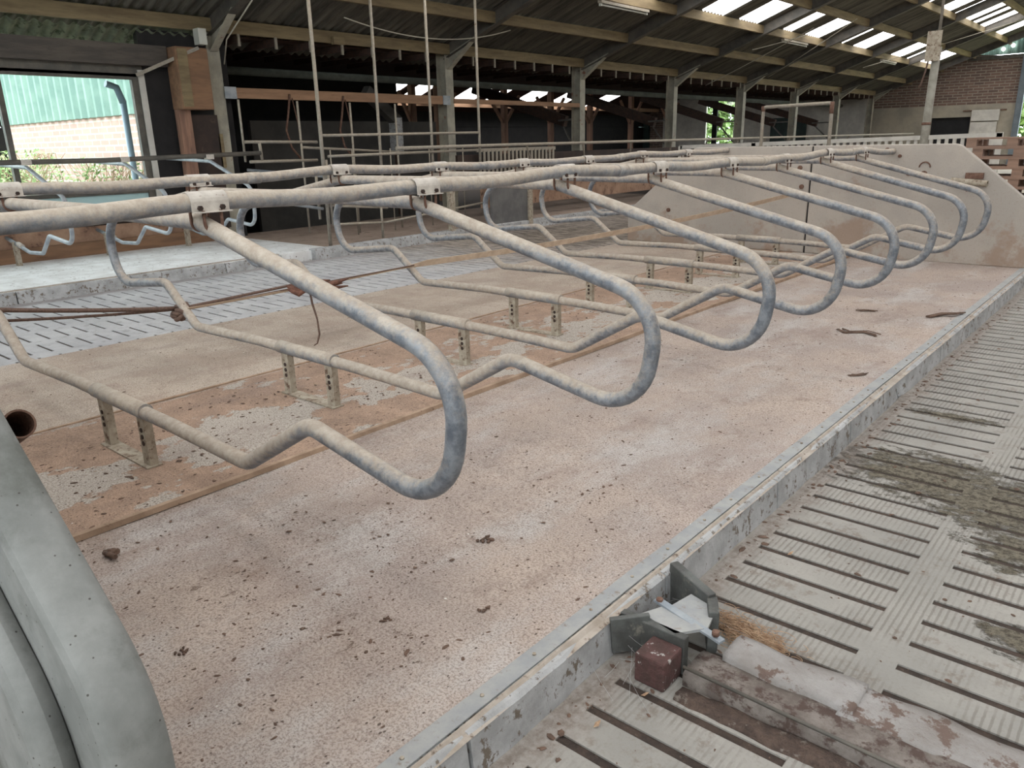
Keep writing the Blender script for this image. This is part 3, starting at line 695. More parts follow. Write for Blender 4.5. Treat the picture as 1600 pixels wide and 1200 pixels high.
# ------------------------------------------------------------------ roof
KS = .36
def zc(X): return 3.45 + KS * (X + 12.7) if X <= 0 else 3.45 + KS * (12.7 - X)
def zs(X): return zc(X) + .14
purX = [-12.7, -11.36, -10.02, -8.70, -7.34, -6.0, -4.66, -3.3, -1.95, -.65]
litA = [(15.3, 16.8), (19.15, 20.4), (21.25, 22.5), (24.2, 24.9), (25.95, 27.2), (29.3, 29.55), (30.65, 32.05), (33.0, 33.25), (35.25, 36.7), (37.6, 38.3), (39.7, 41.6)]
litB = [(22.0, 23.2), (25.0, 26.2), (28.2, 29.4), (30.8, 32.1), (32.7, 33.1), (33.9, 35.2), (35.7, 36.2), (37.0, 38.2), (40.2, 41.4)]
near = [(-5.6, -4.3), (-2.7, -1.4), (.2, 1.5), (3.1, 4.4), (6.0, 7.3), (8.9, 10.2), (11.8, 13.1)]  # rooflights over the camera, out of view, added to light the interior
allr = near + [(14.8 + k * 2.9, 16.1 + k * 2.9) for k in range(9)]
lights = {(-10.02, -8.70): near[4:] + litA, (-7.34, -6.0): near + [(14.8, 16.1), (17.8, 19.1)] + litB, (-4.66, -3.3): allr, (-1.95, -.65): allr}
YA, YB = -6.0, 44.0
def corr(b, x0, x1, y0, y1, zf, amp=.026, pitch=.177, over=0):
    n = max(2, int(round((y1 - y0) / pitch * 8))); v = []; f = []
    for k in range(n + 1):
        y = y0 + (y1 - y0) * k / n; w_ = amp * math.sin(2 * math.pi * y / pitch)
        v += [(x0, y, zf(x0) + w_ + over), (x1, y, zf(x1) + w_ + over)]
        if k: a = 2 * k; f.append((a - 2, a, a + 1, a - 1))
    b.add(v, f, True)
roof = MB(); wi = 1
spans = list(zip([-13.6] + purX[1:], purX[1:] + [0.0]))
for (x0, x1) in spans:
    key = (x0, x1); L_ = sorted(lights.get(key, []))
    if x0 == -13.6: x0 = -13.6
    y = YA
    for (a, c) in L_ + [(YB, YB)]:
        a2 = round(a / .177) * .177 if a < YB else YB; c2 = round(c / .177) * .177 if c < YB else YB
        if a2 - y > .05: corr(roof, x0 - .08, x1, y, a2, zs)
        if c2 - a2 > .05:
            pb = MB(); corr(pb, x0 - .08, x1, a2, c2, zs, over=.004)
            o = struct(pb.build('window_%d' % wi, 'rooflight')); wi += 1
        y = c2
    # far slope, mirrored; its unseen rooflights are added for interior light
    y = YA
    for (a, c) in [(q, q + 1.3) for q in range(-4, 42, 3)] + [(YB, YB)] if key in ((-7.34, -6.0), (-4.66, -3.3), (-1.95, -.65)) else [(YB, YB)]:
        if a - y > .05: corr(roof, -x0, -x1, y, min(a, YB), zs)
        if c - a > .05:
            pb = MB(); corr(pb, -x0, -x1, a, c, zs, over=.004); struct(pb.build('window_%d' % wi, 'rooflight')); wi += 1
        y = c
struct(roof.build('ceiling', 'roof'), 'grey corrugated roof sheets', 'roof')
lab = ['lowest', 'second lowest', 'third lowest', 'fourth lowest', 'fifth lowest', 'sixth lowest', 'seventh lowest', 'eighth lowest', 'ninth lowest', 'topmost']
for i, X in enumerate(purX):
    tag(MB().beam((X, YA, zc(X)), (X, YB - .05, zc(X)), .085, .21).build('roof_purlin', 'purlin'), 'tan timber purlin running under the roof sheets, %s of the row' % lab[i], 'purlin', 'roof purlins')
colY = [7.32, 12.85, 17.85, 22.85, 27.85, 32.85, 37.85, 42.8]
for i, y in enumerate(colY):
    t = thing('steel_column', 'grey green steel H column with rafter haunch, %s along the left eaves' % ORD[i], 'column', (-12.85, y, 0), 'steel columns along the left eaves')
    MB().hbeam((-12.85, y), -.3, 3.45, .28, .23, .014).build('column', 'paint', t)
    b = MB(); z0 = zc(-12.7) - .05
    for s_ in (-1, 1): b.beam((-12.8, y, z0 + s_ * .14), (0, y, zc(0) - .05 + s_ * .14), .16, .012)
    b.beam((-12.8, y, z0), (0, y, zc(0) - .05), .01, .27)
    b.build('rafter', 'steel', t)
    b = MB(); b.prism([(-12.70, 3.05), (-12.70, 3.36), (-11.9, 3.36 + .8 * KS)], 'y', y - .006, y + .006); b.beam((-12.70, y, 3.05), (-11.9, y, 3.36 + .8 * KS - .03), .14, .01)
    b.build('haunch', 'paint', t)
# near-side rafters above the camera
for i, y in enumerate((2.3, -2.7)):
    b = MB()
    for s_ in (-1, 1): b.beam((-12.8, y, 3.4 + s_ * .14), (0, y, 7.97 + s_ * .14), .14, .012)
    b.beam((-12.8, y, 3.4), (0, y, 7.97), .01, .27)
    tag(b.build('steel_rafter', 'steel'), 'grey steel rafter over the window bay, %s' % ('nearer one' if i else 'farther one'), 'rafter')
# stub ends of the lean-to rafters under the eaves purlin
# lean-to ceiling and its joists
k = 0
jm = None
y = 7.75
while y < 43:
    if min(abs(y - q) for q in colY) > .2:
        if k < 60:
            t = MB(); t.beam((-12.62, y, 3.26), (-15.2, y, 3.26), .045, .12); o = t.build('joist', 'darkwood')
            tag(o, 'dark timber joist of the lean-to ceiling behind the eaves', 'joist', 'lean-to joists behind the eaves purlin')
            e_ = MB().box(-12.615, -12.585, y - .022, y + .022, 3.15, 3.34).build('end_grain', dirty('pale sawn end', S(150, 142, 128), S(130, 122, 110), 20) if jm is None else jm, o); jm = e_.data.materials[0]
            k += 1
    y += .72
struct(MB().box(-19, -13.02, 7.6, 43.9, 3.33, 3.37).build('ceiling', 'darkwood'), 'dark boarded lean-to ceiling', 'ceiling')
tag(MB().tube([(-14.5, 7.6, 2.95), (-14.5, 43.5, 2.95)], .08, 10).build('air_pipe', dirty('grey green pipe', S(104, 106, 98), S(84, 88, 80), 3)), 'long grey green pipe running below the lean-to ceiling', 'pipe')
# annex roof beyond with rooflights
ab = MB(); zA = lambda X: 2.95 + .35 * (X + 26.5)
def plain(b, x0, x1, y0, y1, zf): corr(b, x0, x1, y0, y1, zf, .02, .15)
LA = [(18.8, 20.1), (21.2, 22.1), (22.6, 23.6), (25.6, 27.0), (27.7, 28.4), (29.8, 31.2), (32.6, 33.9), (36.0, 37.3)]
for (x0, x1) in ((-26.6, -25.5), (-25.5, -23.2), (-23.2, -18.9)):
    y = 7.6
    for (a, c) in (LA if x0 == -25.5 else []) + [(43.9, 43.9)]:
        if a - y > .05: plain(ab, x0, x1, y, a, zA)
        if c - a > .05: pb = MB(); plain(pb, x0, x1, a, c, zA); struct(pb.build('window_%d' % wi, 'rooflight')); wi += 1
        y = c
struct(ab.build('ceiling', 'darkwood'), 'annex roof underside', 'roof')
struct(MB().box(-19.0, -18.9, 7.6, 43.9, 3.37, 6.9).build('wall_annex', 'darkwall'))
tag(MB().beam((-25.5, 7.6, zA(-25.5) - .12), (-25.5, 43.8, zA(-25.5) - .12), .08, .2).build('roof_purlin', 'beamwood'), 'orange lit purlin below the far annex rooflights', 'purlin')
struct(MB().box(-26.7, -26.55, 7.6, 43.9, -.3, 2.24).box(-26.7, -26.55, 7.6, 43.9, 2.27, 3.3).build('wall_left', 'black'), 'dark outer wall of the annex with a thin light slit', 'wall')
b = MB()
for k in range(230): b.box(-26.68, -26.57, 7.7 + k * .155, 7.8 + k * .155, 2.24, 2.27)
struct(b.build('wall_left', 'black'))
# annex timber posts with Y braces
for i, (y, s_) in enumerate(((17.5, 1), (18.6, -1), (21.9, 1), (24.6, -1), (27.2, 1), (30.3, 1), (33.6, -1))):
    t = thing('timber_post', 'brown timber post with diagonal braces in the annex, %s from the left' % ORD[i].replace('nearest', 'first').replace('second first', 'second'), 'post', (-19, y, -.1), 'annex timber posts')
    MB().box(-19.09, -18.91, y - .09, y + .09, -.3, 3.3).build('post', 'postwood', t)
    if i: MB().beam((-19, y + .08, 2.2), (-19, y + .85, 3.1), .09, .09).build('brace', 'postwood', t)
    if i != 1: MB().beam((-19, y - .08, 2.2), (-19, y - (.85 if i else .55), 3.1), .09, .09).build('brace', 'postwood', t)
for i, y in enumerate(colY[2:7]):
    t = thing('sloping_timber', 'heavy dark timber sloping down to the %s steel column' % ['third', 'fourth', 'fifth', 'sixth', 'seventh'][i], 'timber', (-14, y, 2), 'sloping timbers behind the columns')
    MB().beam((-17.6, y + 1.0, 3.15), (-14.0, y + 1.0, 2.05), .16, .30).build('timber', 'darkwood', t)
    MB().beam((-14.3, y + 1.0, 2.08), (-13.0, y + .1, 2.08), .05, .05).build('strut', 'steel', t)
    MB().beam((-14.1, y + 1.0, 1.95), (-13.1, y + .1, 1.35), .04, .04).build('strut', 'steel', t)

# ------------------------------------------------------------------ end walls
g = MB(); YW = 44.0
g.box(-10.27, -8.55, YW, YW + .25, 2.2, 2.75); g.box(-13.1, -10.27, YW, YW + .25, -.3, 2.75); g.box(-8.55, -6.75, YW, YW + .25, -.3, 2.75)
struct(g.build('wall_far', 'block'), 'cream block lower part of the far end wall', 'wall')
g = MB(); g.prism([(-13.1, 2.75), (-6.75, 2.75), (-6.75, 4.78), (-8.9, 4.98), (-13.1, 3.48)], 'y', YW, YW + .25)
struct(g.build('wall_far', 'brick'), 'brick upper part of the far end wall', 'wall')
g = MB(); corr_pts = []
n = 400; v = []; f = []
for k in range(n + 1):
    X = -8.9 + 17.8 * k / n; yy = YW + .12 + .03 * (1 if (k // 2) % 2 else -1); v += [(X, yy, 4.9), (X, yy, max(4.95, zs(X)))]
    if k: a = 2 * k; f.append((a - 2, a, a + 1, a - 1))
g.add(v, f); struct(g.build('wall_far', 'clad'), 'pale green gable cladding', 'wall')
for q in (-7.62, -7.25):
    struct(MB().disc((q, YW + .0, 5.12 + (q + 7.62) * .35), (0, 1, 0), .085, .03).build('window_%d' % wi, 'rooflight')); wi += 1
tag(MB().box(-9.0, 9, YW - .12, YW + .02, 4.70, 4.86).build('steel_beam', 'steel'), 'dark steel beam across the far gable above the bricks', 'beam')
tag(MB().hbeam((-6.62, YW - .1), -.3, 5.6, .26, .2).build('gable_post', dirty('blue grey steel', S(128, 138, 146), S(112, 122, 130), 2)), 'blue grey steel post beside the bright far doorway', 'column')
struct(MB().box(6.75, 13.1, YW, YW + .25, -.3, 4.9).build('wall_far', 'block'))
struct(MB().box(-10.27, -8.55, YW + .2, YW + .24, -.3, 2.2).build('door_1', 'blackvoid'), 'dark doorway in the far wall', 'door')
t = thing('sliding_door', 'pale sliding door panel hung beside the dark far doorway', 'door', (-7.9, YW - .08, 0))
MB().box(-8.5, -7.4, YW - .12, YW - .07, -.1, 1.95).build('door_leaf', 'white', t); MB().box(-8.5, -7.35, YW - .16, YW - .07, 2.0, 2.5).build('hood', 'white', t); MB().box(-8.9, -7.1, YW - .06, YW - .02, 2.45, 2.5).build('track', 'rust', t)
# annex far wall
g = MB(); YV = 43.9
g.box(-26.6, -25.2, YV, YV + .15, -.3, 4.2)
struct(g.build('wall_annex', 'brick'))
g = MB(); g.box(-25.2, -22.35, YV, YV + .15, -.3, 4.2); g.box(-20.6, -13.1, YV, YV + .15, -.3, 4.2); g.box(-22.35, -20.6, YV, YV + .15, 3.6, 4.2); g.box(-22.35, -20.6, YV, YV + .15, -.3, 1.2)
struct(g.build('wall_annex', 'white'), 'pale panelled end wall of the annex', 'wall')
struct(MB().box(-22.3, -20.65, YV + .06, YV + .08, 1.2, 3.6).build('window_%d' % wi, 'glass')); wi += 1
struct(MB().box(-21.95, -21.65, YV, YV + .1, 1.2, 3.6).build('trim_4', 'black'))
struct(MB().box(-27.8, -26.1, YV - .1, YV - .04, 0, 2.5).build('door_2', 'gdoor')); struct(MB().box(-18.35, -16.35, YV - .1, YV - .04, 0, 2.48).build('door_3', 'gdoor'))

# ------------------------------------------------------------------ window wall on the left
XW = -12.72
g = MB(); g.box(XW - .12, XW, 6.08, 7.2, .2, 3.3)
struct(g.build('wall_left', 'black'), 'black sheet wall between the window and the first column', 'wall')
g = MB(); g.box(XW - .12, XW, -6, 7.2, -.3, .45); g.box(XW - .12, XW, -6, -1.2, .45, 3.5)
struct(g.build('wall_left', 'darkwall'), 'dark brown low wall below the window', 'wall')
tag(MB().box(XW, XW + .12, -2, 6.46, 2.76, 3.06).build('lintel_beam', wood('dark grey lintel', S(96, 88, 80), S(74, 68, 64), S(50, 46, 44))), 'dark grey timber lintel above the big window', 'beam')
struct(MB().box(XW - .12, XW, -1.2, 6.08, 2.60, 2.8).build('trim_5', 'steel'))
# eaves sheets seen above the lintel
g = MB(); v = []; f = []
for k in range(481):
    y = -6 + 13.3 * k / 480; w_ = .025 * math.sin(2 * math.pi * y / .177)
    v += [(XW - .45, y, 3.05 + w_), (XW + .05, y, 3.28 + w_)]
    if k: a = 2 * k; f.append((a - 2, a, a + 1, a - 1))
struct(g.add(v, f, True).build('ceiling', dirty('mossy eaves sheet', S(134, 140, 118), S(100, 106, 92), 3, S(70, 78, 60), 7, (.5, .62))))
wd = struct(MB().box(XW - .09, XW - .03, -1.2, 6.04, .86, .92).build('window_%d' % wi, 'steel'), 'large barn window on the left', 'window'); wi += 1
fr = MB().box(XW - .09, XW - .01, 5.90, 6.06, .5, 2.62).build('window_frame', 'steel', wd)
MB().box(XW - .0, XW + .03, 6.0, 6.09, .5, 2.70).build('window_frame', 'white', wd)
for y in (4.02, 1.6): MB().box(XW - .1, XW - .01, y - .0, y + .07, .5, 2.62).build('mullion', 'steel', wd)
MB().box(XW - .1, XW + .0, -1.2, 6.06, 2.56, 2.64).build('head', 'steel', wd)
MB().box(XW - .07, XW - .055, -1.2, 6.0, .5, .86).build('lower_panel', 'turq', wd)
MB().box(XW - .1, XW + .02, -1.2, 6.06, .44, .51).build('sill', 'steel', wd)
MB().box(XW - .062, XW - .058, -1.2, 5.95, .9, 2.58).build('pane', 'glass', wd)
tag(MB().box(-12.62, -12.57, -1, 7.1, .0, .2).build('toe_board', 'orangewood'), 'long orange brown board along the foot of the window wall', 'board')
tag(MB().box(-12.66, -12.625, -1, 7.1, .2, .42).build('wall_board', 'board'), 'dirty brown board above the orange foot board', 'board')
# things by the first column
bx = thing('wooden_box', 'orange brown wooden box hung high beside the first column', 'box', (-12.6, 6.75, 2.1))
MB().box(-12.7, -12.36, 6.48, 7.02, 2.12, 3.05).build('case', 'orangewood', bx, .02); MB().box(-12.36, -12.345, 6.5, 6.66, 2.16, 3.02).build('side_board', 'purlin', bx)
tag(MB().beam((-12.66, 5.95, 2.62), (-12.32, 6.85, 3.04), .05, .05).build('diagonal_pipe', 'thinpipe'), 'grey pipe slanting across the wooden box', 'pipe')
tag(MB().box(-12.66, -12.52, 6.48, 6.68, .2, 2.12).build('timber_post', 'postwood'), 'red brown timber post below the hanging box', 'post')
tag(MB().box(-12.715, -12.60, 6.70, 7.18, .2, 2.05).build('brick_pier', 'darkwall'), 'dark brick pier behind the timber post', 'pier')
tag(MB().box(-12.68, -12.6, 7.16, 7.24, 1.2, 1.75).build('wood_block', 'purlin'), 'small light wood block leaning on the first column', 'block')
# orange beam between first and second columns
bm_ = thing('timber_beam', 'orange timber beam spanning the first two columns', 'beam', (-12.7, 10, 2.42))
MB().box(-12.75, -12.69, 7.5, 12.72, 2.33, 2.50).build('beam', 'beamwood', bm_)
for y in (7.42, 12.6): MB().box(-12.69, -12.675, y, y + .22, 2.32, 2.51).build('end_plate', 'zinc', bm_)
tag(MB().box(-12.75, -12.69, 12.95, 17.7, 2.36, 2.46).build('timber_beam', 'beamwood'), 'thin timber beam between second and third columns', 'beam')
# hanging hooks on the beam
for i, y in enumerate((8.7, 9.9)):
    t = thing('hanging_chain', 'curved hose and chain hanging from the orange beam, %s one' % ('left' if i == 0 else 'right'), 'chain', (-12.6, y, 2.3), 'chains under the orange beam')
    MB().tube([(-12.68, y, 2.42), (-12.6, y - .12, 2.1), (-12.6, y - .2, 1.8), (-12.6, y - .12, 1.5), (-12.6, y + .1, 1.25)], .02, 7).build('hose', 'rust', t)
    MB().tube([(-12.69, y + .05, 2.36), (-12.62, y + .08, 1.9), (-12.62, y + .1, .8)], .012, 6).build('chain', 'rust', t)

# ------------------------------------------------------------------ wall row dividers
def wallrow(y, label):
    t = thing('wall_divider', label, 'cubicle divider', (-11.3, y, 0), 'dividers of the wall row', False)
    P_ = [(-1.3, 0, 1.36), (.0, 0, 1.33), (1.08, 0, .98), (1.12, 0, .42), (.34, 0, .50), (-.45, 0, .20), (-1.3, 0, .40)]
    P_ = [(-1.35, 0, 1.38), (.02, 0, 1.33), (1.10, 0, .96), (1.06, 0, .42), (.32, 0, .49), (-.02, 0, .24), (-.5, 0, .22), (-1.36, 0, .37)]
    MB().tube(fillet(P_, [0, .1, .22, .16, .1, .1, 0, 0], 7), .026, 12).build('divider_loop', 'zinc', t)
    MB().box(-.04, .04, -.06, .06, 1.36, 1.43).build('rail_clamp', 'clamp', t)
    MB().tube([(-.9, 0, .31), (-.75, 0, .28)], .033, 12).build('sleeve', 'clamp', t)
    MB().box(-1.06, -.98, -.03, .03, .0, .33).build('floor_post', 'bracket', t)
    return t
for y, l in ((3.72, 'grey wall row divider left of the window mullion'), (4.96, 'grey wall row divider in front of the window middle'), (6.22, 'grey wall row divider in front of the black wall'), (2.46, 'grey wall row divider at the left picture edge')): wallrow(y, l)
tag(MB().tube([(-11.3, -.5, 1.42), (-11.3, 2, 1.41), (-11.3, 4.7, 1.39), (-11.3, 7.1, 1.43)], .034, 12).build('neck_rail', 'steel'), 'dark grey neck rail over the wall row in front of the window', 'rail')
tag(MB().tube([(-12.5, -.5, .72), (-12.5, 6.9, .74)], .02, 8).build('wall_rail', 'steel'), 'thin rail low along the window sill', 'rail')

# ------------------------------------------------------------------ feed fence posts and gates
fx = -10.15
for i, (y, z0, l) in enumerate(((7.44, 0, 'tallest nearest of the four roof-high pipes, standing on the passage kerb'), (8.59, .9, 'second roof-high pipe post from the left'), (9.76, .9, 'third roof-high pipe post from the left'), (10.98, .9, 'rightmost of the four roof-high pipe posts'))):
    z1 = zs(fx) - .05
    tag(MB().tube([(fx, y, z0), (fx, y, 1.7), (fx, y, z1)], .028 if i == 0 else .024, 10).build('pipe_post', 'thinpipe'), l, 'post', 'roof-high pipe posts')
g1 = thing('pipe_gate', 'two-bar pipe frame between the roof-high posts', 'gate', (fx, 9.2, 1.3))
MB().tube([(fx, 7.46, 1.665), (fx, 10.96, 1.69)], .022, 10).build('bar', 'thinpipe', g1); MB().tube([(fx + .06, 7.5, 1.36), (fx + .06, 10.85, 1.385)], .022, 10).build('bar', 'thinpipe', g1)
g2 = thing('pipe_gate', 'low hanging pipe gate with spread rails behind the left neck rail', 'gate', (-10.2, 9, .3))
gp = [((-10.15, 7.5, 1.31), (-10.15, 7.52, .33)), ((-10.15, 7.52, .33), (-10.15, 8.6, .27)), ((-10.15, 8.6, .27), (-10.15, 11.0, .42)), ((-10.15, 7.6, .68), (-10.15, 11.1, .85)), ((-10.2, 7.5, .62), (-10.2, 8.7, .5)), ((-10.15, 8.52, .62), (-10.15, 8.52, .02)), ((-10.15, 11.4, .95), (-10.15, 11.4, .05))]
for a, c in gp: MB().tube([a, c], .02, 8).build('bar', 'thinpipe', g2)
tag(MB().tube([(-10.3, 6.38, .78), (-10.2, 7.4, .58)], .022, 8).build('pipe_bar', 'zinc'), 'pale pipe reaching from the wall row to the tall post', 'pipe')
tag(MB().tube([(-10.25, 7.36, 1.1), (-10.25, 7.36, .42)], .022, 8).build('pipe_bar', 'thinpipe'), 'short upright pipe left of the tall post', 'pipe')
g3 = thing('pipe_frame', 'pale pipe frame beside the first column', 'frame', (-11.3, 7.5, 1.3))  # frame of bare pipe bars, not a gate
for a, c in (((-11.3, 6.85, 1.6), (-11.3, 8.2, 1.58)), ((-11.3, 6.9, 1.3), (-11.3, 8.17, 1.29)), ((-11.3, 7.1, 1.6), (-11.3, 7.12, 1.32))): MB().tube([a, c], .024, 8).build('bar', 'thinpipe', g3)
for i, (y, z0) in enumerate(((6.82, 1.3), (7.88, .1), (8.95, .0), (9.98, .0))):
    tag(MB().tube([(-11.3, y, z0), (-11.3, y, 2.22)], .018, 8).build('pipe_post', 'thinpipe'), 'thin pipe post hanging under orange beam, %s from the left' % ['first', 'second', 'third', 'fourth'][i], 'post', 'thin pipe posts behind')
tag(MB().tube([(-11.3, 7.9, 1.5), (-12.0, 11.0, 1.35)], .022, 8).build('pipe_bar', 'thinpipe'), 'grey slanting pipe behind the thin posts', 'pipe')
tag(MB().tube([(-12.4, 7.5, 1.15), (-11.2, 8.4, 1.0)], .025, 8).build('pipe_bar', 'zinc'), 'grey pipe sloping down beside first column', 'pipe')
for i, (y, l) in enumerate(((8.15, 'first'), (8.6, 'second'), (9.45, 'third'), (10.4, 'fourth'), (11.3, 'fifth'))):
    tag(MB().tube([(-10.9, y, .02), (-10.9, y, 1.45)], .012, 6).build('thin_bar', 'thinpipe'), 'very thin upright bar behind the gate, %s from left' % l, 'bar', 'thin bars')
# dark enclosure behind
struct(MB().box(-19, -18.9, 7.6, 16.8, -.3, 3.3).build('wall_back', 'black'), 'dark back wall behind the posts', 'wall')
struct(MB().box(-18.9, -12.9, 7.55, 7.65, -.3, 3.4).build('wall_back', 'black'))
struct(MB().box(-15.0, -14.9, 9.2, 14.5, -.3, 2.05).build('wall_back', 'greywall'), 'dim grey wall behind the posts', 'wall')
t = thing('feed_chute', 'grey angled chute leg behind the roof-high posts', 'chute', (-13.6, 12.3, 1))
MB().beam((-13.6, 11.2, 2.62), (-13.6, 12.05, 2.0), .2, .22).build('chute', 'greywall', t); MB().beam((-13.6, 12.0, 2.08), (-13.6, 12.0, 1.3), .2, .22).build('spout', 'kerb', t); MB().box(-13.66, -13.6, 11.97, 12.03, -.01, 1.3).build('support_leg', 'darkwood', t)
# grey panel and timber further along
pn = thing('grey_panel', 'dark grey upright panel with beige edge post beyond the kerb', 'panel', (-9.9, 12, 0))
MB().box(-10.0, -9.94, 11.05, 12.1, -.12, .95).build('panel', dirty('dull grey panel', S(110, 108, 106), S(92, 90, 90), 3), pn); MB().box(-10.02, -9.9, 12.1, 12.22, -.14, 1.0).build('edge_post', 'bracket', pn)
tag(MB().box(-9.98, -9.9, 9.9, 10.02, -.1, .8).build('timber_post', 'bracket'), 'pale stub post where the raised kerb ends', 'post')
tag(MB().box(-10.75, -10.68, 11.6, 30, .25, .75).build('feed_board', 'board'), 'long brown board behind the left platform', 'board')
tag(MB().box(-11.4, -11.33, 11.6, 38, .8, 1.28).build('feed_board', 'darkwall'), 'long dark red brown board higher behind', 'board')
tag(MB().tube([(-10, 8.8, 1.45), (-10, 11.7, 1.46), (-10, 40, 1.50)], .03, 8).build('feed_rail', 'thinpipe'), 'long grey feed rail running to the far end on the left', 'rail')
for i in range(14):
    y = 12.2 + i * 1.9
    tag(MB().tube([(-10.02, y, 1.44), (-10.6, y + .9, .95)], .022, 6).build('feed_rail_brace', 'thinpipe'), 'slanting brace pipe under the long left feed rail, %s' % (ORD + ['thirteenth', 'fourteenth'])[i], 'brace', 'feed rail braces')
t = thing('slatted_gate', 'pale slatted gate behind the roof-high posts on the right', 'gate', (-11.2, 13.2, .8))
for i in range(20): MB().box(-11.22, -11.2, 12.1 + i * .13, 12.16 + i * .13, .6, 1.35).build('slat', 'thinpipe', t)
MB().box(-11.25, -11.22, 12.05, 14.7, 1.33, 1.4).build('top_bar', 'thinpipe', t); MB().box(-11.25, -11.22, 12.05, 14.7, .6, .68).build('bottom_bar', 'thinpipe', t)

# ------------------------------------------------------------------ things beyond the partition
YF = 18.0
ff = thing('feed_barrier', 'long white washed barrier with many upright bars beyond the partition', 'barrier', (-6.3, YF, 0))
fz = lambda X: 1.32 + (X + 9.8) * .0205
MB().beam((-9.8, YF, fz(-9.8) - .02), (-2.9, YF, fz(-2.9) - .02), .1, .085).build('top_rail', 'white', ff)
MB().beam((-9.8, YF, .3), (-2.9, YF, .3), .1, .08).build('bottom_rail', 'white', ff)
for i in range(46):
    x = -9.4 + i * .142; MB().box(x - .03, x + .03, YF - .03, YF + .03, .3, fz(x) - .06).build('bar', 'white', ff)
for x in (-9.8, -7.9, -2.95): MB().box(x - .05, x + .05, YF - .05, YF + .05, SL, fz(x) + .01).build('post', 'white', ff)
gpst = thing('pipe_arch', 'goal-shaped pale pipe arch standing beyond the partition', 'arch', (-5.4, 14, 0))
MB().tube(fillet([(-6.02, 14, SL), (-6.02, 14, 2.0), (-4.82, 14, 2.02), (-4.8, 14, SL)], [0, .05, .05, 0], 5), .03, 10).build('arch_pipe', 'thinpipe', gpst)
MB().tube([(-6.02, 14, 1.93), (-6.02, 14, 2.02)], .036, 10).build('elbow', 'rust', gpst); MB().tube([(-4.82, 14, 1.85), (-4.82, 14, 2.04)], .036, 10).build('elbow', 'rust', gpst)
pl = thing('wooden_pole', 'tall grey wooden pole with nailed board running up to the roof', 'pole', (-3.3, 14, 0))
MB().tube([(-3.29, 14, SL), (-3.33, 14, 1.4), (-3.31, 14, 2.75)], .06, 10).build('pole', dirty('grey pole wood', S(150, 146, 136), S(128, 124, 114), 8), pl)
MB().box(-3.45, -3.25, 13.90, 13.93, 2.55, 2.98).build('nailed_board', 'bracket', pl)
MB().tube([(-3.31, 14, 2.75), (-3.33, 14, zs(-3.3) - .06)], .022, 8).build('upper_pipe', 'thinpipe', pl); MB().tube([(-3.33, 14, 1.62), (-3.33, 14, 1.66)], .066, 10).build('band', 'rust', pl)
tag(MB().tube([(-3.40, 13.95, 2.6), (-3.43, 13.95, 2.4), (-3.47, 13.95, 2.22), (-3.50, 13.95, 2.18)], .013, 6).build('rope_end', 'rope'), 'short rope end dangling beside the nailed board', 'rope')
# pallets
def pallet(z, label, dx):
    t = thing('pallet', label, 'pallet', (-2.05 + dx, 14.2, z), 'stacked pallets', False)
    for y in (-.4, -.13, .13, .4): MB().box(-.6, .6, y - .06, y + .06, .122, .144).build('deck_board', 'pallet', t)
    for x in (-.53, 0, .53): MB().box(x - .07, x + .07, -.45, .45, .1, .122).build('stringer', 'pallet', t)
    for x in (-.53, 0, .53):
        for y in (-.39, 0, .39): MB().box(x - .07, x + .07, y - .06, y + .06, .022, .1).build('block', 'pallet', t)
    for y in (-.39, 0, .39): MB().box(-.6, .6, y - .06, y + .06, 0, .022).build('bottom_board', 'pallet', t)
    return t
for k in range(10):
    pallet(-.03 + k * .1445, ('wooden pallet on top of the stack right of the partition' if k == 9 else 'wooden pallet, %s from the top of stack' % [None, 'second', 'third', 'fourth', 'fifth', 'sixth', 'seventh', 'eighth', 'ninth', 'lowest'][9 - k]), [0, .05, -.02, .03, 0, .06, .09, .02, .07, -.03][k])
tag(MB().box(-1.8, 0.6, 15.2, 15.26, .3, .95).box(-1.8, .6, 15.15, 15.2, .9, 1.0).build('white_trough', 'white'), 'white panel behind the pallets at the right edge', 'panel')
# lamps
for i, y in enumerate((15.5, 25.1, 34.8)):
    t = thing('tube_lamp', 'unlit fluorescent tube lamp below the third purlin, %s' % ['nearest', 'middle one', 'farthest'][i], 'lamp', (-9.95, y, 4.2), 'fluorescent roof lamps')
    MB().box(-9.99, -9.89, y - .95, y + .95, 4.215, 4.27).build('lamp_housing', 'thinpipe', t); MB().tube([(-9.95, y - .88, 4.19), (-9.95, y + .88, 4.19)], .018, 8).build('tube', 'tube', t)
    for s_ in (-1, 1): MB().box(-9.98, -9.92, y + s_ * .9 - .02, y + s_ * .9 + .02, 4.165, 4.22).build('socket', 'tube', t)
# cables under the roof
def cable(pts, r, label, mat='cable'): tag(MB().tube(pts, r, 6).build('cable', mat), label, 'cable')
cable(sag((-11.2, 8.9, 3.55), (-11.4, 13.4, 3.75), .25), .012, 'thin pale cable sagging below the roof between two rafters')
cable([(-12.55, 7.4, 2.85), (-12.3, 7.35, 3.2), (-11.2, 7.3, 3.75)], .012, 'thin cable running up the first rafter haunch')
for i, (a, c) in enumerate((((-10.4, 23.1, 3.93), (-8.7, 24.8, 4.55)), ((-12.6, 24.6, 3.15), (-9.0, 24.0, 4.45)), ((-11.7, 27.4, 3.46), (-8.2, 25.2, 4.72)), ((-10.3, 32.9, 3.95), (-4.8, 37.9, 5.95)))):
    cable(sag(a, c, .03), .012, 'thin wire stretched under the roof, %s of four' % ['nearest', 'second', 'third', 'farthest'][i])
jb = thing('junction_box', 'small pale junction box at the top of the first column', 'box', (-12.5, 7.05, 3.2))
MB().box(-12.66, -12.5, 6.98, 7.12, 3.12, 3.36).build('case', 'tube', jb)
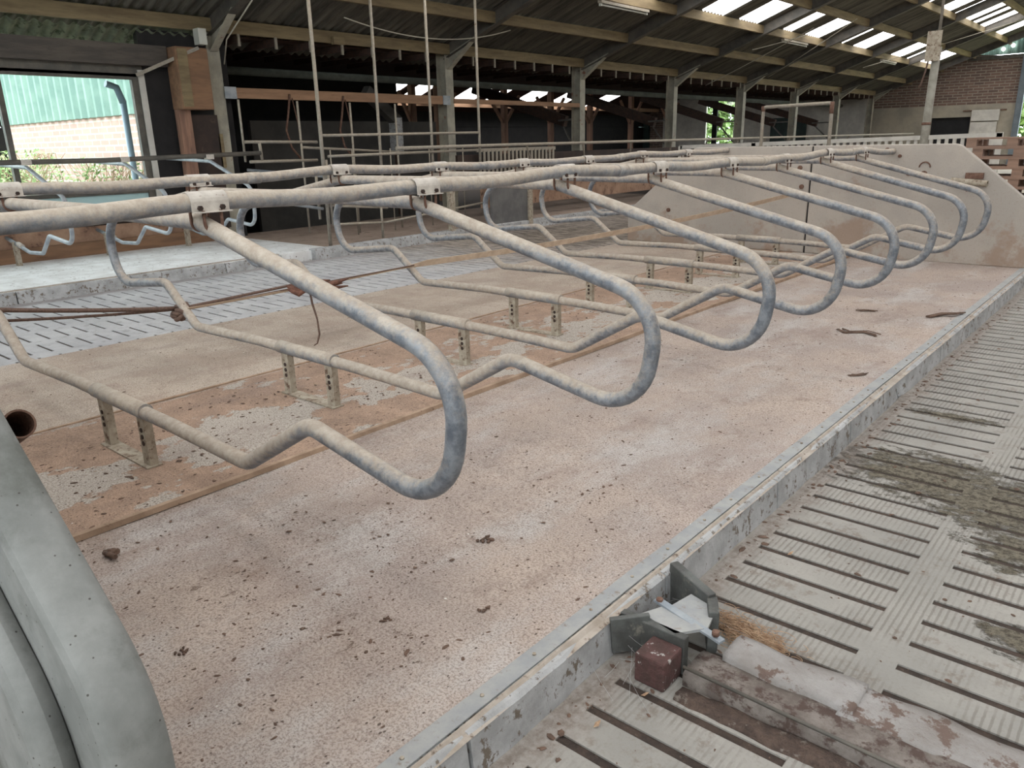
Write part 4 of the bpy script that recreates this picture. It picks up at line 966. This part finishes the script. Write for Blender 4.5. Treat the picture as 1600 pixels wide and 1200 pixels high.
tag(MB().box(-12.64, -12.56, 9.7, 9.95, 3.32, 3.45).build('junction_box', 'purlin'), 'yellowish junction box on the eaves purlin', 'box')

# ------------------------------------------------------------------ outside the window
struct(MB().box(-80, -12.84, -30, 7.4, -.6, -.3).build('floor', 'grass'), 'grass yard outside the window', 'ground')
g = MB(); g.box(-23.35, -13.2, 7.4, 7.55, -.3, 2.24); struct(g.build('wall_yard', 'brickout'), 'brick lower wall of the annex outside the window', 'wall')
g = MB(); v = []; f = []; n = 27 * 4
for k in range(n + 1):
    X = -23.4 + 10.2 * k / n; ph = k % 4; yy = 7.38 - (.08 if ph in (1, 2) else 0); v += [(X, yy, 2.2), (X, yy, 4.2)]
    if k: a = 2 * k; f.append((a - 2, a, a + 1, a - 1))
struct(g.add(v, f).build('wall_yard', 'clad'), 'pale green trapezoid cladding outside the window', 'wall')
dp = thing('drainpipe', 'grey plastic drainpipe with elbow just outside the window', 'drainpipe', (-13.3, 5.95, 0))
MB().tube([(-13.3, 5.97, -.3), (-13.3, 5.97, 2.3)], .05, 12).build('pipe', 'drain', dp); MB().tube([(-13.3, 5.97, 2.25), (-13.3, 5.9, 2.48), (-13.3, 5.74, 2.53)], .055, 12).build('elbow', 'drain', dp)
def bush(cx, cy, w_, h_, n, seed, label, ls=1):
    t = thing('shrub', label, 'shrub', (cx, cy, -.3), 'shrubs outside the window'); b = MB(); st = MB(); rr = random.Random(seed)
    for k in range(n):
        a = rr.uniform(-w_, w_); q = rr.uniform(-.6, .6); hh = h_ * (1 - (abs(a) / w_) ** 2 * .6) * rr.random() ** .6
        c = Vector((cx + a, cy + q, -.3 + hh)); d = Vector((rr.gauss(0, 1), rr.gauss(0, 1), rr.gauss(0, .6))).normalized() * rr.uniform(.04, .08) * ls; e2 = d.cross(Vector((rr.random(), rr.random(), 1))).normalized() * .022 * ls * (2 if ls > 1 else 1)
        b.add([c - d, c + e2, c + d, c - e2], [(0, 1, 2, 3)])
    for k in range(50):
        a = rr.uniform(-w_, w_); st.tube([(cx + a * .6, cy, -.3), (cx + a, cy + rr.uniform(-.4, .4), h_ * .5 - .3), (cx + a * 1.2, cy + rr.uniform(-.6, .6), h_ * .95 - .3)], .006, 4)
    b.build('foliage', 'leaf', t); st.build('stems', 'hair', t)
bush(-14.9, 6.2, .75, 1.7, 1500, 1, 'leafy shrub outside window beside the drainpipe'); bush(-17.4, 5.6, 1.5, 1.9, 3000, 2, 'leafy shrub outside the window, middle'); bush(-21.1, 5.2, 1.9, 2.2, 3000, 3, 'leafy shrub outside window near the mullion'); bush(-15.2, 3.4, 1.1, 1.3, 1800, 4, 'low shrub outside the left pane')
# greenery beyond the far doorway
struct(MB().box(-60, 60, 44.3, 120, -.6, -.3).build('floor', 'grass'))
bush(-8, 52, 6, 3.5, 4000, 6, 'distant green bushes beyond the far doorway', 4); bush(-24, 50, 3.5, 6.5, 5000, 7, 'green bushes behind the annex window', 4)
# ------------------------------------------------------------------ right and near sides of the barn (unseen walls, raised to cut incoming daylight)
struct(MB().box(12.9, 13.1, -6, 44, -.3, 3.44).build('wall_right', 'block'))
struct(MB().box(-12.8, 12.8, -6.4, -6.2, -.3, 3.4).build('wall_near', 'block'))

for o in bpy.data.objects:
    if '_abs' in o: del o['_abs']
